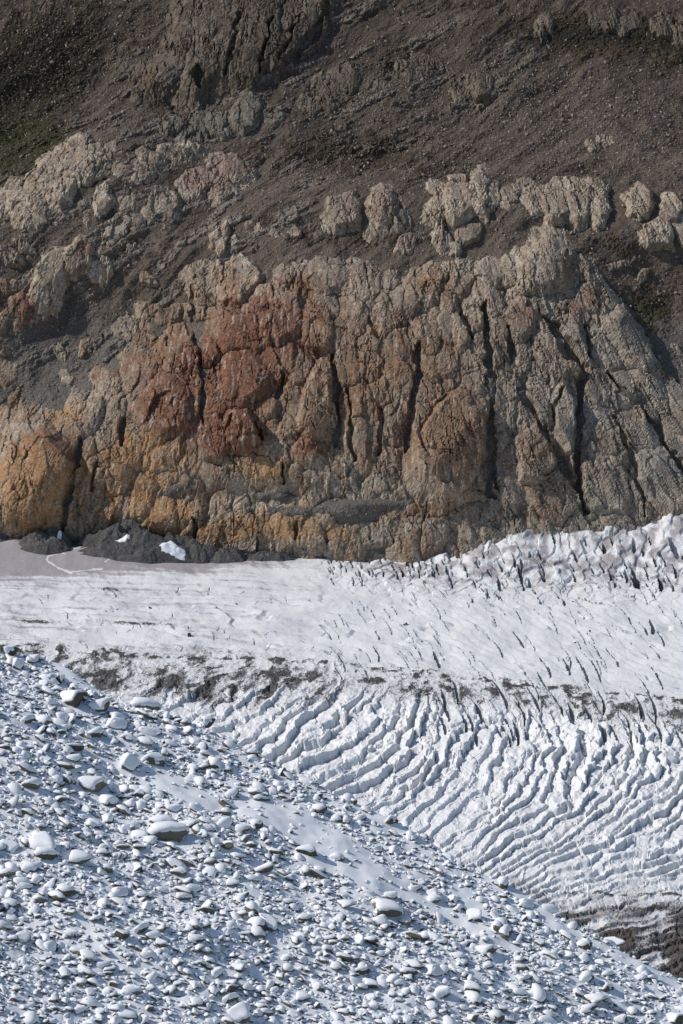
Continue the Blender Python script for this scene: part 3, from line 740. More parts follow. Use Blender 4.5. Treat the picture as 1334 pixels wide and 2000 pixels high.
phi = np.cumsum(np.zeros(1)) if False else (np.interp(ph, np.linspace(-400, 1500, 400), np.cumsum(1900 / 400 / np.interp(np.linspace(-400, 1500, 400), [-200, 200, 600, 900, 1300], [36, 36, 34, 27, 23]))))
phi0 = phi; 
_v = voronoi(WXg / 15 + .6 * w2, WYg / 34 + .6 * w1, 213)
warp = .6 * w1 + .2 * w2 + .42 * (rnd(_v[2], _v[3], 214) - .5) + .05 * fbm(WXg / 5, WYg / 7, 2, 203); phi = phi0 + warp
# where the crevassed belt is
MORX, MORY = [-200, 0, 300, 600, 800, 1000, 1334, 1600], [1250, 1257, 1274, 1289, 1308, 1328, 1362, 1390]
mor = np.interp(gx, MORX, MORY)                                               # line of the medial moraine
belt = sstep(0, 70, gy - (mor + 26 + 10 * w1)) * sstep(150, 420, gx)
_g = np.linspace(-400, 1500, 400)
_cum = np.cumsum(1900 / 400 / np.interp(_g, [-200, 200, 600, 900, 1300], [36, 36, 34, 27, 23]))
_X, _Y = np.meshgrid(np.arange(60, 1641, 9.), np.arange(1260, 2061, 9.))
_P = np.interp(f_ph(_X, _Y), _g, _cum)
_gy, _gx = np.gradient(_P, 9.0)
_gm = np.hypot(_gx, _gy)
for _ in range(6):
    _gm = (_gm + np.roll(_gm, 1, 0) + np.roll(_gm, -1, 0) + np.roll(_gm, 1, 1) + np.roll(_gm, -1, 1)) / 5
f_per = lut(lambda X, Y: 1 / np.maximum(_gm[:X.shape[0], :X.shape[1]], 1e-3), 60, 1631, 1260, 2051, 9)
want = np.interp(gy, [1300, 1450, 1600, 1750], [32, 32, 24, 16])
lev = np.clip(np.log2(f_per(gx, gy) / want) + .2 * w1, 0, 3)
lf = np.floor(lev); lev = lf + sstep(.38, .62, lev - lf)
def blade(fr, a=.74, b=.9):
    return np.where(fr < a, (fr / a) ** .8, np.where(fr < b, 1 - (fr - a) / (b - a), 0.0))
big = np.interp(gy, [1300, 1380, 1480, 1600, 1750, 1900], [2.5, 5.4, 6.2, 4.0, 2.3, 2.2])
seg_n = fbm(WXg / 30, WYg / 45, 2, 205)
H = np.zeros(gx.shape); wall = np.zeros(gx.shape); fr = np.zeros(gx.shape)
f1, f2, ci, cj, ddx, ddy = voronoi(WXg / 10, WYg / 22, 216)
H += .9 * ((rnd(ci, cj, 21) - .5) * 2.2 * ddx + (rnd(ci, cj, 22) - .5) * 2.2 * ddy)
for n in range(4):
    wgt = np.clip(1 - np.abs(lev - n), 0, 1)
    pn = phi0 * 2 ** n + warp * (1 + .25 * n) + .31 * n
    l_ = np.floor(pn).astype(np.int64); f_ = pn - l_
    an = (.4 + .6 * rnd(l_, l_ * 0 + n, 6)) * np.clip(1.05 + .6 * fbm(WXg / 40 + 13 * rnd(l_, l_ * 0 + n, 5), WYg / 60, 2, 205 + n), .2, 1.6)
    va = .70 + .24 * rnd(l_, l_ * 0 + n, 15)
    an = np.clip(an * 1.25 - .18, 0, 1.6)
    H += wgt * big * .92 * an * (blade(f_, va, np.minimum(va + .12, .985)) - .5); wall += wgt * sstep(va - .06, va + .02, f_) * np.clip(an, 0, 1); fr += wgt * f_
H *= belt; wall = belt * wall * .9
phi2 = (phi0 * 2 ** np.round(lev) + warp) * 2.37 + .3 * w2 + 3.3
li2 = np.floor(phi2).astype(np.int64); fr2 = phi2 - li2
H += belt * big * .16 * rnd(li2, li2 * 0, 8) * np.clip(.6 + 1.2 * fbm(WXg / 22, WYg / 30, 2, 207), 0, 1.6) * (blade(fr2, .7, .9) - .5)
# cross breaks that chop the blades into blocks
f1, f2, ci, cj, ddx, ddy = voronoi(WXg / 19 + .5 * w2, WYg / 30 + .5 * w1, 209)
H += belt * (1.3 * sstep(1650, 1480, gy) * (rnd(ci, cj, 3) - .5) - 2.2 * np.clip(1 - (f2 - f1) / .10, 0, 1) * sstep(1600, 1450, gy))
H += belt * (.3 * fbm(WXg / 6, WYg / 9, 4, 211, .55))
# gentle swells on the smooth upper ice, with low terraces on the left
up = 1 - sstep(-10, 40, gy - mor)
H += up * (1.8 * fbm(WXg / 46, WYg / 75, 3, 221) + 1.3 * blade((WYg / 26 + WXg * .012 + 1.6 * fbm(WXg / 60, WYg / 60, 3, 223)) % 1.0, .8, .97) * sstep(1130, 1200, gy))
H += (.5 - .36 * up) * fbm(WXg / 5, WYg / 11, 3, 225, .5) + (.2 - .16 * up) * blocky(WXg / 3, WYg / 4, 226, 1.5, .8, .4, .15)
H += up * .2 * blade((WXg * .11 + WYg * .045 + .9 * fbm(WXg / 30, WYg / 40, 3, 227)) % 1.0, .7, .95) * sstep(650, 850, gx)
# icefall towards the right, under the cliff
fall = sstep(560, 820, gx + .9 * (1120 - gy)) * sstep(1200 + (gx - 900) * .02, 1110, gy)
H += fall * (1.8 * fbm(WXg / 24, WYg / 36, 2, 231, .4) + 1.7 * blocky(WXg / 15 + .3 * w2, WYg / 30, 236, 2.4, .8, .3, .06) + .3 * blocky(WXg / 5, WYg / 8, 237, 2.4, .8, .5, .1) + 1.3 * (blade((WXg * .06 - WYg * .018 + 1.1 * fbm(WXg / 26, WYg / 34, 3, 233)) % 1.0, .8, .93) - .5) )
# single crevasses cut as tapering slots
gr = random.Random(11)
wall_rim = np.zeros(gx.shape)
def slot(cx, cy, ang, L, w, dep):
    global H, wall_rim
    m = (np.abs(gx - cx) < L) & (np.abs(gy - cy) < L)
    if not m.any(): return
    ca, sa = math.cos(math.radians(ang)), -math.sin(math.radians(ang))
    dx, dy = gx[m] - cx + 2 * w2[m], gy[m] - cy
    a = dx * ca + dy * sa; p = -dx * sa + dy * ca
    p = p + .12 * L * (a / L) ** 2 * 4 * (1 if dep > 0 else -1)
    ww = w * np.clip(1 - (2 * a / L) ** 2, 0, 1) ** .6 + 1e-3
    k = np.clip(1 - (np.abs(p) / ww) ** 2, 0, 1) ** .5 * (np.abs(a) < L / 2)
    H[m] -= dep * k; wall_rim[m] = np.maximum(wall_rim[m], np.clip(1.6 - np.abs(p) / (ww + 1.2), 0, 1) * (np.abs(a) < L / 2))  # ice tone reaches past the slot, painting its sunlit rim less bright
def scat(n, x0, x1, y0, y1, ang, spread, L, w, dep, ok=None):
    for _ in range(n):
        x, y = gr.uniform(x0, x1), gr.uniform(y0, y1)
        if ok and not ok(x, y): continue
        if 1105 < x < 1262 and 1152 < y < 1192: continue
        slot(x, y, ang + gr.uniform(-spread, spread), gr.uniform(*L), gr.uniform(*w), gr.uniform(*dep))
above = lambda x, y: y < 1262 + x * .085
scat(45, 640, 1480, 1190, 1400, 122, 9, (18, 64), (1.0, 2.6), (3, 7), above)
scat(60, 640, 1480, 1190, 1400, 124, 9, (14, 60), (.5, 1.1), (2, 4), above)
scat(70, 660, 1480, 1130, 1300, 126, 14, (6, 34), (.4, 1.2), (1, 4), above)
scat(50, 60, 760, 1150, 1300, 75, 50, (6, 18), (.4, .9), (1, 2.5), above)
scat(110, 780, 1480, 1050, 1185, 110, 12, (12, 30), (1.6, 3.6), (5, 9), lambda x, y: y < 1190 - (1334 - x) * .05)
scat(60, 640, 860, 1070, 1140, 112, 14, (8, 20), (1.4, 2.6), (3, 5))
scat(60, 860, 1480, 1330, 1440, 112, 10, (26, 70), (2.4, 4.6), (6, 10), lambda x, y: y > 1270 + x * .085)
for a in [(1018, 1250, 125, 44, 4, 8), (1070, 1305, 120, 44, 4, 8), (1142, 1310, 118, 56, 4, 8), (855, 1290, 112, 34, 4, 8), (858, 1255, 125, 30, 2.5, 6), (1200, 1285, 125, 46, 2.5, 6), (1110, 1305, 115, 36, 4, 8), (1275, 1225, 100, 34, 4.5, 8), (1260, 1228, 120, 34, 3, 6), (1285, 1320, 122, 60, 2.5, 6), (975, 1265, 122, 50, 2.5, 6), (1160, 1300, 125, 80, 2.5, 6), (1245, 1125, 108, 46, 6, 10), (1225, 1125, 95, 30, 4, 8), (1320, 1070, 115, 40, 8, 10), (1182, 1068, 95, 24, 5, 8), (1240, 1062, 95, 26, 4, 8), (1060, 1125, 122, 26, 5, 8), (1018, 1125, 104, 32, 4, 8), (1292, 1140, 100, 34, 5, 8), (1310, 1130, 118, 50, 2.5, 6)]:
    slot(*a)
H -= 0
# ---- what covers the ice
n3 = fbm(WXg / 26, WYg / 40, 4, 241); n4 = fbm(WXg / 6, WYg / 10, 4, 242, .6)
dm_ = gy - mor
strk = fbm(phi * 1.3, (WXg + WYg * .3) / 26, 4, 243, .6)
bandL = np.exp(-np.abs((dm_ - 46) / 56) ** 2.4) * sstep(900, 520, gx)
bandR = np.exp(-np.abs((dm_ - 38) / 42) ** 2.2) * sstep(350, 900, gx) * .92
line = np.exp(-((dm_ - 6 - 12 * n3 - 4 * n4) / 5) ** 2)
dirt = bandL * np.clip(.57 + .75 * strk + .30 * n4, 0, 1.1)
dirt = np.maximum(dirt, bandR * np.clip(.53 + .35 * n3 + .6 * n4, 0, 1.1)) + .55 * line * np.clip(.35 + 1.2 * n4 + .6 * strk, 0, 1)
for cx, cy, rx, ry, st in [(730, 1330, 34, 9, 1.0), (965, 1352, 24, 20, .9), (905, 1352, 20, 16, .9), (1230, 1385, 60, 14, .9), (1330, 1395, 40, 16, .9), (1110, 1342, 22, 6, .9), (480, 1318, 60, 16, .6), (300, 1310, 110, 24, .45), (60, 1216, 62, 5, .85), (265, 1220, 85, 5, .8), (215, 1152, 30, 6, .7), (570, 1110, 30, 4, .3), (330, 1195, 120, 4, .35), (600, 1150, 40, 3, .3), (40, 1150, 60, 3, .5), (770, 1140, 20, 4, .45), (1300, 1395, 90, 10, .5), (420, 1340, 60, 20, .5)]:
    dirt = np.maximum(dirt, st * blob(gx, gy - 3 * n3, cx, cy, rx, ry, -3) * np.clip(.9 + .5 * n4, 0, 1.4))
lowd = sstep(0, 60, gy - (1722 + 18 * n3) - sstep(1150, 1000, gx) * 40)                 # rubble-covered near margin
dirt = np.maximum(dirt, lowd * np.clip(.40 + .35 * sstep(1780, 1850, gy) + .6 * n3 + .5 * strk + .35 * (fr - .5), 0, 1.1))
dirt = np.maximum(dirt, .9 * np.exp(-((gy - 1748 - 6 * n3) / 5) ** 2) * sstep(1000, 1080, gx) * np.clip(.5 + n4, 0, 1))
dirt = dirt * (1 - .6 * wall_rim)
foot = sstep(18, 2, gy - np.interp(gx, [-50, 0, 110, 380, 420, 560, 640, 760, 850, 930, 1010, 1110, 1220, 1400], [1046, 1046, 1060, 1082, 1090, 1086, 1078, 1074, 1052, 1022, 1028, 1008, 1002, 1006]))
dirt = np.maximum(dirt, foot * np.clip(.5 + .8 * n3, 0, 1) * sstep(1100, 900, gx))
for cx, cy, rx, ry, st in [(985, 1045, 50, 8, .75), (1050, 1042, 60, 10, .7), (900, 1050, 40, 14, .5)]:
    dirt = np.maximum(dirt, st * blob(gx, gy, cx, cy, rx, ry) * np.clip(.8 + .9 * n4, 0, 1.3))
brown = sstep(1790, 1830, gy) * np.clip(.2 + n3, 0, .8)
flow = fbm((WXg - .15 * WYg) / 90, (WYg + .15 * WXg) / 8, 4, 247, .6)
grime = np.clip(.22 + .55 * flow + .2 * n3, 0, .7) * up * sstep(1000, 300, gx) + 1.0 * sstep(1150, 1105, gy + 10 * n3 + gx * .05) * sstep(760, 380, gx) + np.clip(.04 + .5 * fbm((WXg + .35 * WYg) / 5, (WYg - .35 * WXg) / 30, 4, 246, .6), 0, .6) * up
grime = np.maximum(grime, fall * np.clip(.56 + .85 * fbm(WXg / 9, WYg / 14, 3, 245) + .3 * n3, 0, .85))
grime = np.maximum(grime, .55 * sstep(1640, 1740, gy) * np.clip(.6 + n3, 0, 1)); grime = np.maximum(grime, .28 * sstep(1480, 1650, gy) * np.clip(.5 + 1.2 * n3, 0, 1) * sstep(1150, 800, gx))
grime = np.maximum(grime, lowd * np.clip(.75 + .7 * strk, 0, 1))
grime = np.maximum(grime, .55 * np.clip(dirt, 0, 1)); grime = np.maximum(grime, .62 * np.exp(-((dm_ - 60) / 62) ** 2) * sstep(1000, 350, gx) * np.clip(.8 + .7 * strk, 0, 1.2)); grime = np.maximum(grime, .4 * np.exp(-((dm_ - 45) / 40) ** 2))
for pts, w in [([(165, 1066), (95, 1082), (92, 1092), (118, 1112), (140, 1120)], 3.5), ([(140, 1118), (200, 1113)], 2.5), ([(115, 1072), (125, 1080)], 4), ([(222, 1088), (205, 1100)], 3)]:
    d, _ = polydist(gx + 4 * n4, gy + 2 * n4, pts); grime *= 1 - .9 * np.clip(1.2 - d / (w * np.clip(.7 + .8 * n4, .25, 1.3)), 0, 1)
H += dirt.clip(0, 1) * (.9 * fbm(WXg / 3, WYg / 4, 3, 251, .7) + .6)
GP[..., 2] += H
GV = GP.reshape(-1, 3)
me = mesh_np('glacier', GV, grid_faces(NGR, NGC), M_ice, None, False,
             {'dirt': dirt, 'grime': grime, 'wall': np.clip(np.maximum(wall, .9 * wall_rim), 0, 1), 'brown': brown})
glacier = link(bpy.data.objects.new('glacier', me)); tag(glacier, 'snow-dusted glacier with curved crevasses crossing the valley floor', kind='structure')

def g_at(px, py):
    """point of the glacier surface seen at a photo pixel"""
    d = (FINX - px) ** 2 + (FINY - py) ** 2
    k = np.where(d < max(2.2, d.min() + .1))[0]
    return GV[k[np.argmin(GV[k, 1])]].copy()
FINX, FINY = proj(GV)
def g_height(x, y):
    j = np.clip((np.asarray(y) - 1130) / (2040 - 1130) * (NGR - 1), 0, NGR - 1).astype(int)
    i = np.clip((np.asarray(x) / (yg[j] * .1201 * 1.22) + 1) / 2 * (NGC - 1), 0, NGC - 1).astype(int)
    return GP[j, i, 2]

# ------------------------------------------------------------------ stones: shared shapes
def ico(sub):
    import bmesh
    bm = bmesh.new(); bmesh.ops.create_icosphere(bm, subdivisions=sub, radius=1.0)
    V = np.array([v.co[:] for v in bm.verts]); F = np.array([[v.index for v in f.verts] for f in bm.faces]); bm.free()
    return V, F
ICO2, ICO3 = ico(2), ico(3)

def vnormals(V, F):
    fn = np.cross(V[F[:, 1]] - V[F[:, 0]], V[F[:, 2]] - V[F[:, 0]])
    N = np.zeros_like(V)
    for k in range(3): np.add.at(N, F[:, k], fn)
    return N / (np.linalg.norm(N, axis=1, keepdims=True) + 1e-12)

def relax(V, F, n, w=.5):
    for _ in range(n):
        A = np.zeros_like(V); c = np.zeros(len(V))
        for a, b in ((0, 1), (1, 2), (2, 0)):
            np.add.at(A, F[:, a], V[F[:, b]]); np.add.at(c, F[:, a], 1)
            np.add.at(A, F[:, b], V[F[:, a]]); np.add.at(c, F[:, b], 1)
        V = V * (1 - w) + w * A / c[:, None]
    return V

def rock_shape(r, base, sx=1.0, sy=.8, sz=.6, cuts=11, lo=.24, hi=.80, rough=.02):
    V, F = base[0].copy(), base[1]
    for _ in range(cuts):
        n = r.normal(size=3); n /= np.linalg.norm(n)
        d = r.uniform(lo, hi)
        k = V @ n - d
        V -= np.outer(np.clip(k, 0, None), n)
    V += vnormals(V, F) * (r.normal(size=len(V)) * rough)[:, None]
    V /= np.abs(V).max(0)
    return V * np.array([sx, sy, sz]), F

def snow_shape(r, V, F, thick=.10, cover=.3):
    """a pillow of snow lying on the upper and windward faces of a rock; elsewhere it sinks just below the rock's skin"""
    W = relax(V, F, 1)
    N = vnormals(relax(V, F, 1), F)
    w = r.uniform(0, 6, 6)
    nn = .92 * N[:, 2] - .22 * N[:, 0] + .26 * np.sin(V[:, 0] * 4 + w[0]) * np.cos(V[:, 1] * 5 + w[1]) + .16 * np.sin(V[:, 0] * 9 + w[2] + 3 * V[:, 2]) * np.cos(V[:, 1] * 8 + w[3])
    t = sstep(cover, cover + .22, nn)
    W = W + N * (t * (thick + .035) - .06 * (1 - t))[:, None] + np.outer(t * thick * .7, [0, 0, 1])
    keep = (t[F] > 0).any(1)
    f = F[keep]; u, inv = np.unique(f, return_inverse=True)
    return W[u], inv.reshape(f.shape)

sr = np.random.default_rng(21)
rock_me, cap_me = [], []
for k in range(14):
    sh = [(1, .8, .62), (1, .75, .45), (1, .9, .75), (1, .6, .4), (1, .85, .55), (1, .7, .8), (1, .8, .34)][k % 7]
    V, F = rock_shape(sr, ICO3, *sh, cuts=int(sr.integers(8, 14)))
    rock_me.append(mesh_np('stone', V, F, M_stone, None, False))
    V2, F2 = snow_shape(sr, V, F, .065, -.25 + .5 * sr.random())
    cap_me.append(mesh_np('snow_cap', V2, F2, M_snow, None, True))

def variant(name, base, sh, cuts, snow, cover, mat, r):
    V, F = rock_shape(r, base, *sh, cuts=cuts)
    mi = np.zeros(len(F))
    if snow:
        V2, F2 = snow_shape(r, V, F, snow, cover)
        F = np.r_[F, F2 + len(V)]; mi = np.r_[mi, np.ones(len(F2))]; V = np.r_[V, V2]
    me = mesh_np(name, V, F, [mat, M_snow] if snow else [mat], None, False, None, mi)
    if snow: me.polygons.foreach_set('use_smooth', mi > .5)
    return me

def scatter_stuff(name, label, P, rot, scl, idx, variants, seed_mat=None):
    """thousands of stones as one object: points + instances"""
    colv = bpy.data.collections.new(name + '_shapes')
    for i, me in enumerate(variants):
        o = bpy.data.objects.new('%s_shape_%03d' % (name, i), me); colv.objects.link(o)
    me = bpy.data.meshes.new(name)
    me.vertices.add(len(P)); me.vertices.foreach_set('co', np.asarray(P, np.float32).ravel())
    for nm, arr in (('rot', rot), ('scl', scl)):
        a = me.attributes.new(nm, 'FLOAT_VECTOR', 'POINT'); a.data.foreach_set('vector', np.asarray(arr, np.float32).ravel())
    a = me.attributes.new('idx', 'INT', 'POINT'); a.data.foreach_set('value', np.asarray(idx, np.int32))
    me.update()
    o = link(bpy.data.objects.new(name, me)); tag(o, label, kind='stuff')
    ng = bpy.data.node_groups.new(name, 'GeometryNodeTree')
    ng.interface.new_socket('Geometry', in_out='INPUT', socket_type='NodeSocketGeometry')
    ng.interface.new_socket('Geometry', in_out='OUTPUT', socket_type='NodeSocketGeometry')
    gi, go = ng.nodes.new('NodeGroupInput'), ng.nodes.new('NodeGroupOutput')
    ip = ng.nodes.new('GeometryNodeInstanceOnPoints'); ci = ng.nodes.new('GeometryNodeCollectionInfo')
    ci.inputs['Collection'].default_value = colv; ci.inputs['Separate Children'].default_value = True; ci.inputs['Reset Children'].default_value = True
    def attr(n, t):
        a = ng.nodes.new('GeometryNodeInputNamedAttribute'); a.data_type = t; a.inputs['Name'].default_value = n
        return a.outputs['Attribute']
    ng.links.new(gi.outputs[0], ip.inputs['Points']); ng.links.new(ci.outputs[0], ip.inputs['Instance'])
    ip.inputs['Pick Instance'].default_value = True
    ng.links.new(attr('idx', 'INT'), ip.inputs['Instance Index'])
    ng.links.new(attr('scl', 'FLOAT_VECTOR'), ip.inputs['Scale'])
    e2r = ng.nodes.new('FunctionNodeEulerToRotation')
    ng.links.new(attr('rot', 'FLOAT_VECTOR'), e2r.inputs[0]); ng.links.new(e2r.outputs[0], ip.inputs['Rotation'])
    ng.links.new(ip.outputs[0], go.inputs[0])
    md = o.modifiers.new('scatter', 'NODES'); md.node_group = ng
    return o

# ------------------------------------------------------------------ MORAINE SLOPE in the foreground
FB, FC = -.32, .165
pt = ray(0, 2000) * 1.0; k = 100 / pt[1]; BL = pt * k
FA = BL[2] - FB * BL[0] - FC * BL[1]
def plane_hit(px, py):
    d = ray(px, py); t = FA / (d[2] - FB * d[0] - FC * d[1]); return d * t
CREST = [(-420, 1120), (-200, 1190), (0, 1272), (60, 1282), (120, 1298), (185, 1345), (225, 1378), (330, 1398), (400, 1424), (460, 1455), (520, 1488), (600, 1530), (690, 1566), (760, 1598), (810, 1628), (880, 1688), (960, 1715), (1020, 1742), (1080, 1785), (1150, 1822), (1230, 1866), (1334, 1918), (1500, 2000), (1800, 2150)]
cr = np.array([plane_hit(*c) for c in CREST])
def f_base(x, y):
    """height of the slope: a tilted bank that rolls over beyond its crest"""
    x = np.asarray(x, float); y = np.asarray(y, float)
    z = FA + FB * x + FC * y
    d, _ = polydist(x, y, [tuple(c[:2]) for c in cr])
    yc = np.interp(x, cr[:, 0], cr[:, 1])
    s = np.where(y > yc, d, -d)
    z = z - .62 * np.clip(s, 0, None) - .25 * np.clip(s, 0, None) ** 1.0 * np.clip(s / 6, 0, 1)
    return z, s
def f_height(x, y):
    z, s = f_base(x, y)
    return z + .55 * fbm(np.asarray(x) / 7, np.asarray(y) / 7, 3, 301) * sstep(6, 1, np.abs(s) * -1 + 7) + .10 * fbm(np.asarray(x) / 1.1, np.asarray(y) / 1.1, 4, 302)
SMOOTH = [([(475, 1575), (560, 1600), (640, 1655), (720, 1705), (790, 1742)], [22, 42, 46, 34, 16]), ([(780, 1735), (860, 1775), (960, 1830), (1010, 1855)], [12, 15, 13, 5]),
          ([(290, 1520), (370, 1550), (420, 1575)], [22, 22, 14]), ([(1010, 1742), (1080, 1800), (1160, 1845), (1260, 1890), (1334, 1925)], [9, 12, 8, 10, 12]),
          ([(110, 1302), (180, 1345)], [14, 10]), ([(700, 1575), (790, 1625)], [10, 10]), ([(890, 1735), (950, 1790)], [14, 12])]
def smooth_mask(px, py):
    m = np.zeros(px.shape)
    for pts, ws in SMOOTH:
        d, t = polydist(px, py, pts)
        w = np.interp(t, np.linspace(0, 1, len(ws)), ws)
        m = np.maximum(m, sstep(1.25, .6, d / w))
    return m
fx = np.linspace(-46, 52, 620); fy = np.r_[np.linspace(55, 84, 60), np.linspace(84.4, 150, 400), np.linspace(151, 205, 40)]
FX, FY = np.meshgrid(fx, fy)
fz = f_height(FX, FY)
FP = np.stack([FX, FY, fz], -1)
fpx, fpy = proj(FP)
sm = smooth_mask(fpx, fpy)
FP[..., 2] += .05 * fbm(FX / .9, FY / .6, 3, 305) * sm + .06 * fbm(FX / .35, FY / .35, 3, 303) * (1 - .8 * sm) + .05 * (ridged(FX / 1.6, FY / .9, 3, 304) - .5) * sm
me = mesh_np('moraine_slope', FP.reshape(-1, 3), grid_faces(len(fy), len(fx)), M_snow, None, True)
slope = link(bpy.data.objects.new('moraine_slope', me)); tag(slope, 'snow-covered moraine bank falling to the right in the foreground', kind='structure')

def f_hit(px, py):
    d = ray(px, py); t = np.linalg.norm(plane_hit(px, py))
    for _ in range(6):
        p = d * t; z = float(f_height(p[0], p[1])); e = p[2] - z
        t += e / (FC * d[1] + FB * d[0] - d[2])
    return d * t

